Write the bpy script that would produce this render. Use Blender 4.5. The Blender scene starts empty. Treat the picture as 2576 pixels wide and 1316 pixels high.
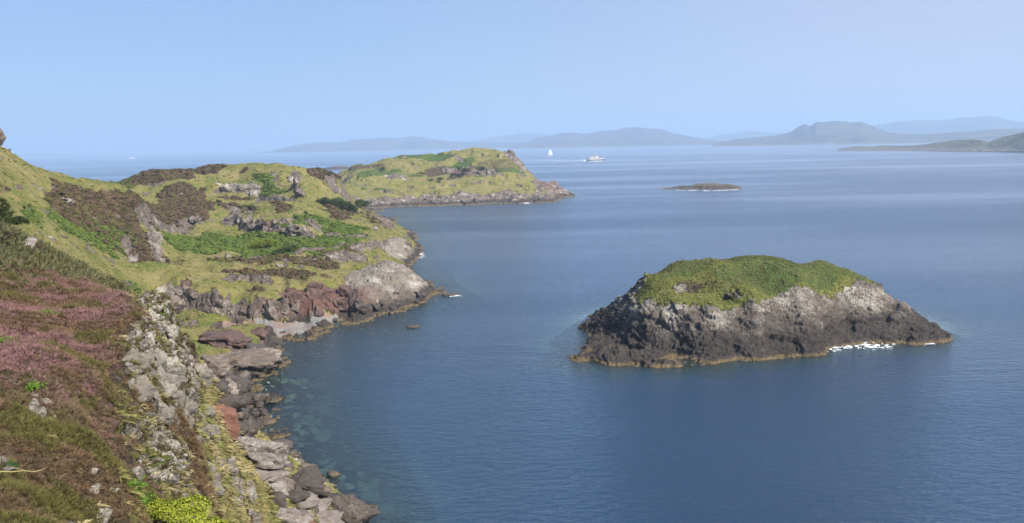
import bpy, math, random
import numpy as np
rad = math.radians
# ---------------------------------------------------------------- camera, light, exposure
CAM = np.array([0.0, 0.0, 45.0]); FPX = 852.0; PITCH = rad(7.85); ROLL = rad(1.15)
SUN_EL, SUN_AZ = rad(43), rad(128)          # azimuth clockwise from +Y (the viewing direction)
sc = bpy.context.scene
_f = np.array([0, math.cos(PITCH), -math.sin(PITCH)]); _r = np.array([1.0, 0, 0]); _u = np.cross(_r, _f)
CR = _r * math.cos(ROLL) - _u * math.sin(ROLL); CU = _u * math.cos(ROLL) + _r * math.sin(ROLL); CF = _f
cam = bpy.data.objects.new('camera', bpy.data.cameras.new('camera')); sc.collection.objects.link(cam)
from mathutils import Matrix, Vector
cam.matrix_world = Matrix(((CR[0], CU[0], -CF[0], CAM[0]), (CR[1], CU[1], -CF[1], CAM[1]), (CR[2], CU[2], -CF[2], CAM[2]), (0, 0, 0, 1)))
cam.data.sensor_width = 36; cam.data.lens = FPX / 1024 * 36; cam.data.clip_start = 0.1; cam.data.clip_end = 90000
sc.camera = cam
sc.view_settings.view_transform = 'Standard'; sc.view_settings.look = 'None'
sc.view_settings.exposure = EXPO = 0.95; sc.view_settings.gamma = 1; sc.view_settings.use_curve_mapping = False
w = bpy.data.worlds.new('World'); sc.world = w; w.use_nodes = True
nt = w.node_tree; bg = nt.nodes['Background']
sky = nt.nodes.new('ShaderNodeTexSky'); sky.sky_type = 'NISHITA'; sky.sun_disc = False
sky.sun_elevation = SUN_EL; sky.sun_rotation = SUN_AZ
sky.air_density = 1.0; sky.dust_density = 0.5; sky.ozone_density = 2.0; sky.altitude = 40
tint = nt.nodes.new('ShaderNodeMix'); tint.data_type = 'RGBA'; tint.blend_type = 'MULTIPLY'; tint.inputs[0].default_value = 1
nt.links.new(sky.outputs[0], tint.inputs[6]); tint.inputs[7].default_value = (.46, .60, .83, 1)
geo_ = nt.nodes.new('ShaderNodeTexCoord'); sep_ = nt.nodes.new('ShaderNodeSeparateXYZ'); nt.links.new(geo_.outputs['Generated'], sep_.inputs[0])   # a thin veil of high cloud, denser to the right
mr_ = nt.nodes.new('ShaderNodeMapRange'); mr_.interpolation_type = 'SMOOTHSTEP'; nt.links.new(sep_.outputs[0], mr_.inputs[0]); mr_.inputs[1].default_value = -.35; mr_.inputs[2].default_value = .6; mr_.inputs[3].default_value = 0; mr_.inputs[4].default_value = 1
mp_ = nt.nodes.new('ShaderNodeMapping'); mp_.inputs['Scale'].default_value = (1.2, 1.2, 9); nt.links.new(geo_.outputs['Generated'], mp_.inputs[0]); no_ = nt.nodes.new('ShaderNodeTexNoise'); no_.inputs['Scale'].default_value = 2.2; no_.inputs['Detail'].default_value = 6; nt.links.new(mp_.outputs[0], no_.inputs[0])
m2_ = nt.nodes.new('ShaderNodeMath'); m2_.operation = 'MULTIPLY_ADD'; nt.links.new(no_.outputs[0], m2_.inputs[0]); m2_.inputs[1].default_value = .22; m2_.inputs[2].default_value = .52
vc_ = nt.nodes.new('ShaderNodeMix'); vc_.data_type = 'RGBA'; nt.links.new(mr_.outputs[0], vc_.inputs[0]); vc_.inputs[6].default_value = (1.95, 2.68, 4.15, 1); vc_.inputs[7].default_value = (3.7, 3.75, 4.3, 1)
veil = nt.nodes.new('ShaderNodeMix'); veil.data_type = 'RGBA'; nt.links.new(m2_.outputs[0], veil.inputs[0]); nt.links.new(tint.outputs[2], veil.inputs[6]); nt.links.new(vc_.outputs[2], veil.inputs[7])
nt.links.new(veil.outputs[2], bg.inputs[0]); bg.inputs[1].default_value = 0.095
sd = bpy.data.lights.new('sun', 'SUN'); sd.energy = 5.0; sd.angle = rad(0.53); sd.color = (1.0, 0.93, 0.82)
sun = bpy.data.objects.new('sun', sd); sc.collection.objects.link(sun)
SUNV = Vector((math.sin(SUN_AZ) * math.cos(SUN_EL), math.cos(SUN_AZ) * math.cos(SUN_EL), math.sin(SUN_EL)))
sun.rotation_euler = SUNV.to_track_quat('Z', 'Y').to_euler(); sun.location = (60, -60, 120)
sc.cycles.max_bounces = 6; sc.cycles.diffuse_bounces = 2; sc.cycles.glossy_bounces = 2; sc.cycles.volume_bounces = 1
sc.cycles.transparent_max_bounces = 12; sc.cycles.transmission_bounces = 2
sc.cycles.caustics_reflective = False; sc.cycles.caustics_refractive = False
rng = np.random.default_rng(7); random.seed(7)

# ---------------------------------------------------------------- helpers: rays, noise
def ray(U, V):                    # photo coordinates on the 2576 px wide sheet -> direction
    u, v = U / 2.5156, V / 2.5156
    return CF + CR * ((u - 512) / FPX) + CU * ((261.5 - v) / FPX)
def P(U, V, z=None, d=None):      # a place seen at (U,V), fixed by its height or its distance
    if z is not None and z < 0: q = P(U, V, z=0.0); q[2] = z; return q      # under water: straight below the surface point
    r = ray(U, V)
    t = d / math.hypot(r[0], r[1]) if d is not None else (z - CAM[2]) / r[2]
    return CAM + r * t
def sm(a, b, x):
    t = np.clip((x - a) / (b - a), 0, 1); return t * t * (3 - 2 * t)
TAB = np.random.default_rng(11).random(1 << 16).astype(np.float32)
def _k(f, m): return f.astype(np.int64) * m
def _h(ix, iy, iz, s):
    k = _k(ix, 73856093) ^ _k(iy, 19349663) ^ (_k(iz, 83492791) + s * 2654435); return TAB[(k ^ (k >> 15)) & 65535]
def vn(x, y, z=None, s=0):
    fx, fy = np.floor(x), np.floor(y); tx, ty = (x - fx).astype(np.float32), (y - fy).astype(np.float32)
    tx = tx * tx * (3 - 2 * tx); ty = ty * ty * (3 - 2 * ty)
    X = _k(fx, 73856093); Y = _k(fy, 19349663); X = (X, X + 73856093); Y = (Y, Y + 19349663)
    if z is None: Z = (s * 2654435,); tz = None
    else:
        fz = np.floor(z); tz = (z - fz).astype(np.float32); tz = tz * tz * (3 - 2 * tz); Z0 = _k(fz, 83492791) + s * 2654435; Z = (Z0, Z0 + 83492791)
    L = []
    for Zk in Z:
        q = []
        for j in (0, 1):
            yz = Y[j] ^ Zk; g = []
            for i in (0, 1):
                k = X[i] ^ yz; g.append(TAB[(k ^ (k >> 15)) & 65535])
            q.append(g[0] + (g[1] - g[0]) * tx)
        L.append(q[0] + (q[1] - q[0]) * ty)
    r = L[0] if tz is None else L[0] + (L[1] - L[0]) * tz
    return r * 2 - 1
def fbm(x, y, z=None, o=4, s=0, g=0.5):
    r, a, f, t = 0, 1.0, 1.0, 0
    for i in range(o):
        r = r + a * vn(x * f + 13.7 * i, y * f - 7.1 * i, None if z is None else z * f + 3.3 * i, s + i); t += a; a *= g; f *= 2.03
    return r / t
def ridged(x, y, z=None, o=4, s=0):
    r, a, f, t = 0, 1.0, 1.0, 0
    for i in range(o):
        r = r + a * (1 - 2 * np.abs(vn(x * f + 5.7 * i, y * f - 3.1 * i, None if z is None else z * f, s + i))); t += a; a *= 0.5; f *= 2.1
    return r / t
def blocks(p, size, s=0, tilt=0.7):   # fractured rock: every cell its own tilted facet, cracks between
    q = p / size; f = np.floor(q); best = np.full(len(p), 9.0); sec = best.copy(); val = np.zeros(len(p))
    for i in (-1, 0, 1):
        for j in (-1, 0, 1):
            for k in (-1, 0, 1):
                c = f + (i, j, k)
                o = np.stack([_h(c[:, 0], c[:, 1], c[:, 2], s + m) for m in (0, 1, 2)], 1)
                dv = q - (c + o); dd = np.sqrt((dv ** 2).sum(1))
                v = _h(c[:, 0], c[:, 1], c[:, 2], s + 5) + tilt * ((o[:, ::-1] - 0.5) * dv).sum(1) * 2.2
                m = dd < best
                sec = np.where(m, best, np.minimum(sec, dd)); val = np.where(m, v, val); best = np.where(m, dd, best)
    return val - 0.5, sec - best      # facet height, distance to the crack
class Surf:                       # height from control points (multiquadric in azimuth / log distance)
    def __init__(s, pts, c=0.012, org=(0, 0), reg=-2.5e-3):
        s.p = np.array(pts, float); s.org = org; s.c = c; q = s.q(s.p[:, 0], s.p[:, 1]); s.Q = q
        r = np.sqrt(((q[:, None] - q[None]) ** 2).sum(2) + c * c); n = len(q)
        A = np.zeros((n + 3, n + 3)); A[:n, :n] = r + np.eye(n) * reg; A[:n, n:] = np.c_[np.ones(n), q]; A[n:, :n] = A[:n, n:].T
        s.w = np.linalg.solve(A, np.r_[s.p[:, 2], 0, 0, 0])
    def q(s, x, y):
        return np.stack([np.arctan2(x - s.org[0], y - s.org[1]) * 2.0, np.log(np.hypot(x - s.org[0], y - s.org[1]) + 1e-6)], 1)
    def __call__(s, x, y):
        x, y = np.asarray(x, float).ravel(), np.asarray(y, float).ravel(); out = np.empty(len(x))
        for i in range(0, len(x), 40000):
            q = s.q(x[i:i + 40000], y[i:i + 40000])
            r = np.sqrt((q[:, :1] - s.Q[:, 0]) ** 2 + (q[:, 1:] - s.Q[:, 1]) ** 2 + s.c ** 2)
            out[i:i + 40000] = r @ s.w[:-3] + s.w[-3] + q @ s.w[-2:]
        return out
def hit(fn, U, V, d0=None, d1=1000):   # where the line of sight first meets a height function
    r = ray(U, V); hl = math.hypot(r[0], r[1]); d0 = d0 or getattr(fn, 'd0', 20)
    for n in (260, 12):
        ds = np.geomspace(d0, d1, n); t = ds / hl; z = CAM[2] + r[2] * t; h = fn(r[0] * t, r[1] * t); i = int(np.argmax(h > z))
        if not (h > z).any(): return tuple(P(U, V, z=0)) if r[2] < 0 else tuple(P(U, V, d=d1))
        d0, d1 = ds[max(i - 1, 0)], ds[i] * 1.0001
    return (r[0] * t[i], r[1] * t[i], h[i])
def pline(x, y, pts):             # signed distance to a polyline, plus position along it 0..1
    best = np.full(x.shape, 1e9); sg = np.zeros(x.shape); al = np.zeros(x.shape); n = len(pts) - 1
    for i in range(n):
        (ax, ay), (bx, by) = pts[i][:2], pts[i + 1][:2]; dx, dy = bx - ax, by - ay; L = dx * dx + dy * dy
        t = np.clip(((x - ax) * dx + (y - ay) * dy) / L, 0, 1); ex, ey = x - ax - t * dx, y - ay - t * dy
        d = np.hypot(ex, ey); m = d < best; cr = dx * ey - dy * ex
        best = np.where(m, d, best); sg = np.where(m, np.sign(cr), sg); al = np.where(m, (i + t) / n, al)
    return best * sg, al

# ---------------------------------------------------------------- the lie of the land
W = lambda x, y, z: np.array([x, y, z], float)
main_pts = [
 # foreground knoll and its cliff
 P(0,1316,d=25), P(0,1150,d=31), P(0,1000,d=38), P(0,860,d=48), P(0,740,d=62), P(0,640,d=80), P(0,560,d=92), P(-250,560,d=92), P(-250,800,d=55), P(-250,1200,d=29),
 P(200,1316,d=30), P(200,1150,d=35), P(200,1000,d=41), P(200,860,d=51), P(200,760,d=63), P(190,712,d=76), P(60,625,d=86), P(120,668,d=82),
 P(330,748,d=66), P(400,790,d=60), P(400,860,d=54), P(400,1000,d=48), P(400,1150,d=42), P(400,1316,d=36),
 P(300,900,d=49), P(300,1080,d=41), P(470,815,d=63), P(500,900,d=66), P(500,1000,d=59), P(500,1150,d=50), P(500,1316,d=43),
 P(530,955,d=70), P(522,1010,d=64), P(545,1090,d=60), P(580,1130,d=60), P(600,1200,d=57), P(560,1316,d=49), P(590,1270,d=54), P(610,1316,d=54),
 W(-13,58,15), W(-9,60,7), W(-5,58,0), W(-13,70,12), W(-10,76,3), W(-5,45,8), W(2,42,0), W(0,30,12), W(8,28,0), W(-8,30,27), W(-1,15,36), W(9,12,6), W(-18,76,14), W(-16,84,5), W(-24,88,10),
 W(-30,105,9), W(-60,105,22), W(-45,95,24), W(-80,120,20), W(-95,140,19), W(-38,84,30),
 W(0,4,40), W(-12,8,36), W(-6,14,34), W(-14,16,34.5), W(-40,20,37), W(14,4,10), W(-12,0,41),
 # land hidden behind the knoll
 W(-75,160,10), W(-100,160,22), W(-66,145,7),
 # shore foot (z = 0 line) from near to far
 P(930,1330,z=0), P(850,1262,z=0), P(790,1195,z=0), P(730,1140,z=0), P(660,1075,z=0), P(690,1010,z=0), P(650,955,z=0), P(690,895,z=0), P(700,862,z=0),
 P(790,848,z=0), P(850,815,z=0), P(870,800,z=0), P(950,792,z=0), P(1030,772,z=0), P(1080,752,z=0), P(1115,737,z=0), P(1085,715,z=0), P(1040,690,z=0),
 P(1030,668,z=0), P(1056,642,z=0), P(1045,610,z=0), P(1015,575,z=0), P(985,545,z=0), P(965,530,z=0), P(900,523,z=1),
 # off shore
 P(1010,1316,z=-1.6), P(950,1200,z=-2), P(870,1120,z=-2), P(800,1050,z=-1.6), P(830,980,z=-2.2), P(780,900,z=-1.5), P(850,880,z=-2.2), P(930,840,z=-2.5), P(1030,822,z=-0.9),
 P(1100,800,z=-5), P(1200,735,z=-4), P(1140,680,z=-5), P(1110,640,z=-4), P(1060,560,z=-4), P(1030,530,z=-4),
 P(1150,1316,z=-6), P(1050,1100,z=-6), P(1000,950,z=-6), P(1300,1000,z=-9), P(1300,700,z=-9), P(1200,560,z=-8), P(1500,1300,z=-9),
 # cliff foot boulders and slab
 P(740,1290,z=1.5), P(690,1316,z=4), P(650,1260,z=5.5), P(620,1200,z=5), P(640,1130,z=1.5), P(590,1080,z=3), P(580,1010,z=1.5), P(560,960,z=2.5), P(680,1180,z=2.2),
 P(620,930,z=0.8), P(600,880,z=3.6), P(660,878,z=3), P(545,900,z=4), P(560,835,z=4), P(640,822,z=4.2), P(500,850,z=4.5), P(520,872,z=2),
 P(690,848,z=.6),
 # beach
 P(450,808,z=2.2), P(560,812,z=1.9), P(700,822,z=1.2), P(770,806,z=1.0), P(830,800,z=.7), P(750,838,z=.5),
 # low cliff behind the beach and platform
 P(400,785,z=3), P(450,797,z=2.6), P(600,801,z=2.2), P(740,799,z=2), P(800,790,z=2.6), P(870,785,z=1.8),
 P(360,716,z=10), P(450,712,z=9.5), P(560,742,z=7.6), P(650,752,z=6.6), P(730,745,z=6.6), P(800,722,z=8), P(860,722,z=7),
 P(900,745,z=5.5), P(960,752,z=3.5), P(1030,745,z=2.5), P(900,690,z=8), P(980,664,z=8.8), P(1030,690,z=5.5), P(1070,722,z=1.8), P(930,670,z=8.5),
 P(330,690,z=12), P(420,660,z=11.5), P(500,680,z=10.5), P(600,700,z=9.6), P(750,690,z=9), P(850,675,z=8.6), P(700,640,z=11), P(560,640,z=11.5), P(470,600,z=12.5),
 P(860,640,z=9.5), P(920,655,z=7.5), P(950,630,z=8), P(1000,650,z=4), P(990,610,z=7), P(900,600,z=10.5), P(800,610,z=11), P(1030,620,z=3.5), P(1000,580,z=7),
 P(930,560,z=12), P(970,555,z=8), P(930,535,z=11.5), P(890,525,z=12), P(880,545,z=13),
 P(620,578,z=13), P(700,594,z=12.8), P(790,597,z=12), P(560,560,z=13.5), P(640,534,z=18.5), P(720,552,z=17.3), P(790,563,z=15.6), P(580,520,z=18.5),
 P(480,572,z=14), P(410,580,z=14.5), P(430,522,z=21), P(360,505,z=23), P(500,545,z=17.5),
 P(850,570,z=13), P(820,545,z=16), P(760,530,z=19), P(700,520,z=21),
 # knolls
 P(600,493,z=22.5), P(500,498,z=22), P(600,457,z=28.8), P(540,470,z=25), P(660,495,z=22), P(600,416,d=470), P(560,421,d=485), P(640,417,d=462), P(685,421,d=456), P(720,431,d=445), P(755,442,d=415),
 P(775,500,d=425), P(740,500,d=410), P(790,434,d=470), P(850,446,d=485), P(830,437,d=478), P(862,495,d=500), P(820,500,d=450), P(800,515,d=430), P(860,520,d=440),
 P(390,432,d=480), P(340,450,d=478), P(285,468,d=476), P(470,435,d=480), P(530,430,d=490), P(400,482,d=430), P(330,490,d=400), P(480,470,d=440), P(300,485,d=380),
 # behind the knolls
 W(-200,540,10), W(-150,560,8), W(-110,560,5), W(-85,560,-3), W(-60,600,-5), W(-260,560,6), W(-140,640,-6), W(-220,660,-6), W(-300,620,0), W(-90,700,-6), W(-300,800,-9), W(-400,700,-9), W(-200,900,-9), W(-20,760,-9),
 # hillside on the left
 P(0,372,d=290), P(60,405,d=295), P(100,425,d=300), P(150,441,d=305), P(200,456,d=310), P(280,472,d=318), P(-200,250,d=290), P(-400,200,d=290), P(-400,500,d=190), P(-200,430,d=220),
 P(0,470,d=250), P(100,500,d=262), P(0,560,d=178), P(100,600,d=218), P(200,600,d=245), P(200,670,d=215), P(300,640,d=264), P(200,540,d=272), P(60,610,d=190),
 P(340,560,d=295), P(370,600,d=282), P(400,640,d=270), P(415,672,z=12), P(310,600,d=268), P(330,650,d=266), P(420,600,d=315), P(330,500,d=312),
 W(-170,330,22), W(-230,330,25), W(-260,270,40), W(-300,400,18), W(-180,300,28), W(-350,300,45), W(-450,450,10), W(-600,500,-5),
]
main0 = Surf(main_pts)
FEAT = []      # rock ledges: (world polyline, height, decay behind, sharpness); raised on the left of the line
def ledge(pts, H, L, wd, zs=None):
    FEAT.append(([hit(main0, *p) for p in pts], H, L, wd))
ledge([(545,560),(590,568),(640,580),(700,594),(760,598),(815,600)], 3.5, 14, 1.3)
ledge([(805,598),(870,604),(950,612)], 1.8, 8, 1.1)
ledge([(355,745),(450,752),(540,772),(640,785),(750,795)], 2.5, 9, 1.1)
ledge([(700,775),(790,790),(870,795)], 2.5, 10, 1.1)
ledge([(530,490),(570,478),(620,482),(665,497)], 2.0, 10, 1.4)
ledge([(830,645),(880,655),(930,660)], 1.8, 7, 0.9)
ledge([(330,560),(400,575),(470,570),(520,560)], 3.0, 10, 1.3)
ledge([(560,700),(640,712),(700,715)], 1.0, 5, 0.7)
ledge([(730,640),(800,632),(880,628)], 1.2, 6, 0.7)
ledge([(870,770),(930,755),(1000,748)], 1.2, 6, 0.7)
ledge([(870,640),(960,622),(1020,612)], 1.6, 7, 0.7)
ledge([(645,500),(690,505),(750,508)], 1.8, 8, 0.9)
def hmain(x, y, detail=True):
    x, y = np.asarray(x, float).ravel(), np.asarray(y, float).ravel()
    h = main0(x, y); d = np.hypot(x, y)
    for pts, H, L, wd in FEAT:
        wob = fbm(x / 6, y / 6, s=31) * 2.2 + fbm(x / 1.8, y / 1.8, s=33) * .25
        s_, al = pline(x, y, pts); s_ = s_ + wob
        e = sm(0, .15, al) * sm(1, .85, al)
        h = h + H * e * np.where(s_ > 0, sm(-wd, wd, s_) * np.exp(-np.clip(s_, 0, 99) / L), sm(-wd, wd, s_))
    land = sm(-1, 2, h)
    big = fbm(x / 26, y / 26, o=5, s=3) * 1.3
    far = sm(110, 170, d)
    h = h + big * land * (0.25 + .75 * far) * sm(0, 8, h)
    if detail:
        k = ridged(x / 9, y / 7, o=4, s=40)
        h = h + sm(.2, .6, k) * .8 * sm(1.5, 6, h) * far                     # small crags
        h = h + fbm(x / 2.6, y / 2.6, o=3, s=60) * (.16 + .2 * far) * land
        h = h + np.where(h < 1.2, fbm(x / 3.2, y / 3.2, o=3, s=70) * .9 * sm(2.4, .2, np.abs(h)), 0)
    return h
def bl(U, V, z): return P(U, V, z=z)

# ---------------------------------------------------------------- mesh and material helpers
def link(o, parent=None, kind=None, label=None, cat=None, group=None):
    sc.collection.objects.link(o)
    if parent is not None: o.parent = parent
    if kind: o['kind'] = kind
    if label: o['label'] = label
    if cat: o['category'] = cat
    if group: o['group'] = group
    return o
def mesh_np(name, V, F, mat=None, attrs=None, smooth=True):
    V = np.asarray(V, np.float32); F = np.asarray(F, np.int32); me = bpy.data.meshes.new(name); n, k = F.shape
    me.vertices.add(len(V)); me.vertices.foreach_set('co', V.ravel()); me.loops.add(n * k); me.loops.foreach_set('vertex_index', F.ravel())
    me.polygons.add(n); me.polygons.foreach_set('loop_start', np.arange(0, n * k, k, dtype=np.int32))
    me.polygons.foreach_set('use_smooth', np.full(n, smooth)); me.update(calc_edges=True)
    for a, v in (attrs or {}).items():
        v = np.asarray(v, np.float32)
        if v.ndim == 2:
            at = me.color_attributes.new(a, 'FLOAT_COLOR', 'POINT'); at.data.foreach_set('color', np.c_[v, np.ones(len(v))].astype(np.float32).ravel())
        else:
            at = me.attributes.new(a, 'FLOAT', 'POINT'); at.data.foreach_set('value', v)
    if mat: me.materials.append(mat)
    return bpy.data.objects.new(name, me)
def grid_faces(nr, nc):
    i = np.arange(nr - 1)[:, None] * nc + np.arange(nc - 1)[None]; i = i.ravel()
    return np.stack([i, i + 1, i + nc + 1, i + nc], 1)
def grid_normals(X, nr, nc):
    G = X.reshape(nr, nc, 3); a = np.gradient(G, axis=0); b = np.gradient(G, axis=1); n = np.cross(a, b).reshape(-1, 3)
    n /= np.linalg.norm(n, axis=1, keepdims=True) + 1e-9; n[n[:, 2] < 0] *= -1; return n
def compact(V, F, attrs):
    used = np.zeros(len(V), bool); used[F.ravel()] = True; idx = np.cumsum(used) - 1
    return V[used], idx[F], {k: v[used] for k, v in attrs.items()}

class NT:                         # a small writer of shader nodes
    def __init__(s, name):
        s.m = bpy.data.materials.new(name); s.m.use_nodes = True; s.t = s.m.node_tree; s.t.nodes.clear()
        s.out = s.t.nodes.new('ShaderNodeOutputMaterial'); s.geo = s.t.nodes.new('ShaderNodeNewGeometry'); s.pos = s.geo.outputs['Position']
        sx = s.t.nodes.new('ShaderNodeSeparateXYZ'); s.t.links.new(s.pos, sx.inputs[0]); s.z = sx.outputs[2]; s.x = sx.outputs[0]; s.y = sx.outputs[1]
    def n(s, typ, ins=None, **kw):
        nd = s.t.nodes.new('ShaderNode' + typ)
        for k, v in kw.items(): setattr(nd, k, v)
        for k, v in (ins or {}).items():
            if isinstance(v, bpy.types.NodeSocket): s.t.links.new(v, nd.inputs[k])
            else: nd.inputs[k].default_value = v
        return nd
    def math(s, op, a, b=0.0, c=0.0, clamp=False): return s.n('Math', {0: a, 1: b, 2: c}, operation=op, use_clamp=clamp).outputs[0]
    def noise(s, scale, det=4, rough=.55, vec=None, dist=0.0, sx=None):
        v = vec or s.pos
        if sx: v = s.n('VectorMath', {0: v, 1: sx}, operation='MULTIPLY').outputs[0]
        return s.n('TexNoise', {'Vector': v, 'Scale': scale, 'Detail': det, 'Roughness': rough, 'Distortion': dist}).outputs[0]
    def vor(s, scale, vec=None, feature='F1', out=0, sx=None):
        v = vec or s.pos
        if sx: v = s.n('VectorMath', {0: v, 1: sx}, operation='MULTIPLY').outputs[0]
        return s.n('TexVoronoi', {'Vector': v, 'Scale': scale}, feature=feature).outputs[out]
    def ramp(s, x, a, b, lo=0.0, hi=1.0):
        return s.n('MapRange', {0: x, 1: a, 2: b, 3: lo, 4: hi}, interpolation_type='SMOOTHSTEP').outputs[0]
    def mix(s, f, a, b, mode='MIX'):
        c = lambda v: v if isinstance(v, bpy.types.NodeSocket) else (*v, 1)
        return s.n('Mix', {0: f, 6: c(a), 7: c(b)}, data_type='RGBA', blend_type=mode).outputs[2]
    def attr(s, name, ch=None):
        a = s.n('Attribute', attribute_name=name)
        if ch is None: return a.outputs['Fac']
        return s.n('SeparateColor', {0: a.outputs['Color']}).outputs[ch]
    def bump(s, h, dist=.1, strength=1.0, normal=None):
        i = {'Height': h, 'Distance': dist, 'Strength': strength}
        if normal: i['Normal'] = normal
        return s.n('Bump', i).outputs[0]
    def principled(s, col, rough=.8, normal=None, spec=.3, **kw):
        i = {'Base Color': col if isinstance(col, bpy.types.NodeSocket) else (*col, 1), 'Roughness': rough, 'Specular IOR Level': spec}
        if normal: i['Normal'] = normal
        i.update(kw); b = s.n('BsdfPrincipled', i); s.t.links.new(b.outputs[0], s.out.inputs[0]); return b

def rock_nodes(k, dark_top=2.2, dark_soft=1.6, base=(.19, .165, .145), lich=(.44, .41, .36), warm=(.125, .09, .068), red=None, scale=1.0, lichmin=.53, tan=.9, pale=None, bed=.6):
    """returns colour, height: weathered rock with lichen, a black splash zone and a tan barnacle band at the waterline"""
    n1 = k.noise(.9 * scale, 6, .65); n2 = k.noise(4.5 * scale, 5, .7); n3 = k.noise(.16, 4, .6); cr = k.noise(1.7 * scale, 5, .6, dist=1.2, sx=(1, 1, 2.2))
    c = k.mix(k.ramp(n1, .35, .65), base, warm)
    c = k.mix(k.ramp(n2, .3, .7), k.mix(.45, c, (.09, .08, .075)), c)
    lm = k.math('ADD', k.math('MULTIPLY', n2, .5), k.math('MULTIPLY', n3, .5))
    ly = k.noise(.8 * scale, 6, .7, dist=.6, sx=(.4, .5, 2.0)); c = k.mix(k.ramp(ly, .44, .56, bed, 0), c, (.055, .045, .04))
    if pale is not None: lm = k.math('ADD', lm, k.math('MULTIPLY', pale, .035)); c = k.mix(k.math('MULTIPLY', pale, .65), c, (.30, .28, .23))
    c = k.mix(k.ramp(lm, lichmin, lichmin + .1), c, lich)
    c = k.mix(k.ramp(k.noise(2.3 * scale, 4, .7), .63, .7), c, (.30, .24, .10))
    if red is not None: c = k.mix(red, c, k.mix(k.ramp(n1, .35, .7), (.17, .085, .068), (.085, .05, .045)))
    zz = k.math('ADD', k.z, k.math('MULTIPLY', k.math('SUBTRACT', k.noise(.35, 5, .65), .5), 3.2 * min(1, dark_top / 2)))
    dk = k.ramp(zz, dark_top - dark_soft / 2, dark_top + dark_soft / 2, .93, 0)
    c = k.mix(dk, c, k.mix(k.ramp(n2, .35, .75), (.03, .026, .024), (.085, .07, .06)))
    zb = k.math('ADD', k.z, k.math('MULTIPLY', k.math('SUBTRACT', n1, .5), .7))
    c = k.mix(k.ramp(zb, .25, .65, tan, 0), c, k.mix(k.ramp(n2, .35, .65), (.06, .042, .022), (.24, .18, .095)))
    c = k.mix(k.ramp(k.z, -.15, .12, .75, 0), c, (.055, .045, .022))
    h = k.math('ADD', k.math('MULTIPLY', n1, .5), k.math('ADD', k.math('MULTIPLY', n2, .22), k.math('MULTIPLY', k.math('ADD', cr, ly), .45)))
    return c, h

def land_material(name, dark_top, dark_soft=1.6, grass_a=(.185, .17, .045), grass_b=(.105, .14, .03), straw=(.26, .215, .09), lichmin=.53, fine=1.0, base=(.19,.165,.145), bed=.5):
    k = NT(name)
    rk, he, br = (k.attr('m1', i) for i in range(3)); rd, gv, pu = (k.attr('m2', i) for i in range(3)); pl = k.attr('pale')
    nA = k.noise(.09, 5, .6); nB = k.noise(.8 * fine, 5, .65); nC = k.noise(5.5 * fine, 4, .7); nD = k.noise(.3, 4, .6)
    g = k.mix(k.ramp(nD, .38, .56), grass_b, grass_a); g = k.mix(k.ramp(k.math('ADD', k.math('MULTIPLY', nA, .6), k.math('MULTIPLY', nB, .4)), .43, .58), g, straw)
    g = k.mix(k.ramp(nC, .3, .75), k.mix(.55, g, (.03, .04, .01)), g)
    g = k.mix(k.ramp(k.noise(2.2 * fine, 3, .6), .6, .7, 0, .5), g, (.06, .085, .02))
    b = k.mix(k.ramp(k.vor(1.6 * fine), .15, .75), (.085, .13, .024), (.035, .062, .014)); b = k.mix(k.ramp(nB, .35, .7), b, k.mix(.5, b, (.12, .15, .03)))
    b = k.mix(k.ramp(nC, .35, .65), k.mix(.4, b, (.01, .025, .004)), b)
    h = k.mix(k.ramp(nB, .35, .68), (.050, .034, .024), (.115, .076, .050)); h = k.mix(k.ramp(k.vor(2.2 * fine), .2, .8), h, k.mix(.6, h, (.03, .03, .012)))
    h = k.mix(k.ramp(k.noise(1.3 * fine, 3, .6), .56, .66, 0, .6), h, (.075, .085, .022))
    h = k.mix(k.math('MULTIPLY', pu, k.ramp(k.noise(.9, 4, .6), .45, .6)), h, (.15, .075, .085))
    r, rh = rock_nodes(k, dark_top, dark_soft, red=rd, pale=pl, lichmin=lichmin, base=base, scale=fine, bed=bed)
    def edge(m, amt=.55, w=.12): 
        x = k.math('ADD', m, k.math('MULTIPLY', k.math('SUBTRACT', k.math('ADD', k.math('MULTIPLY', nB, .6), k.math('MULTIPLY', nC, .4)), .5), amt * 2)); return k.ramp(x, .5 - w, .5 + w)
    e_b, e_h, e_r = edge(br), edge(he), edge(rk, .4, .05)
    c = k.mix(e_b, g, b); c = k.mix(e_h, c, h); c = k.mix(e_r, c, r)
    pb = k.mix(k.ramp(k.vor(2.6, out=1) if False else k.noise(3.2, 4, .8), .35, .65), (.13, .125, .12), (.26, .25, .245)); pb = k.mix(k.ramp(k.noise(.22, 3, .6), .5, .62), pb, (.22, .15, .12))
    c = k.mix(k.ramp(gv, .35, .6), c, pb)
    # the sea bed: pale stones among weed
    st = k.vor(.55, sx=(1, 1, .3)); sb = k.mix(k.ramp(st, .30, .42), k.mix(k.noise(.5), (.30, .34, .22), (.13, .16, .10)), (.03, .045, .035)); sb = k.mix(k.ramp(k.noise(.13, 4, .6), .45, .6), sb, (.025, .04, .035))
    c = k.mix(k.ramp(k.z, -.6, -.1, 1, 0), c, sb)
    hh = k.math('ADD', k.math('MULTIPLY', rh, e_r), k.math('MULTIPLY', k.math('ADD', nC, nB), .35))
    k.principled(c, .88, k.bump(hh, .7, 1.0), .15)
    return k.m

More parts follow.
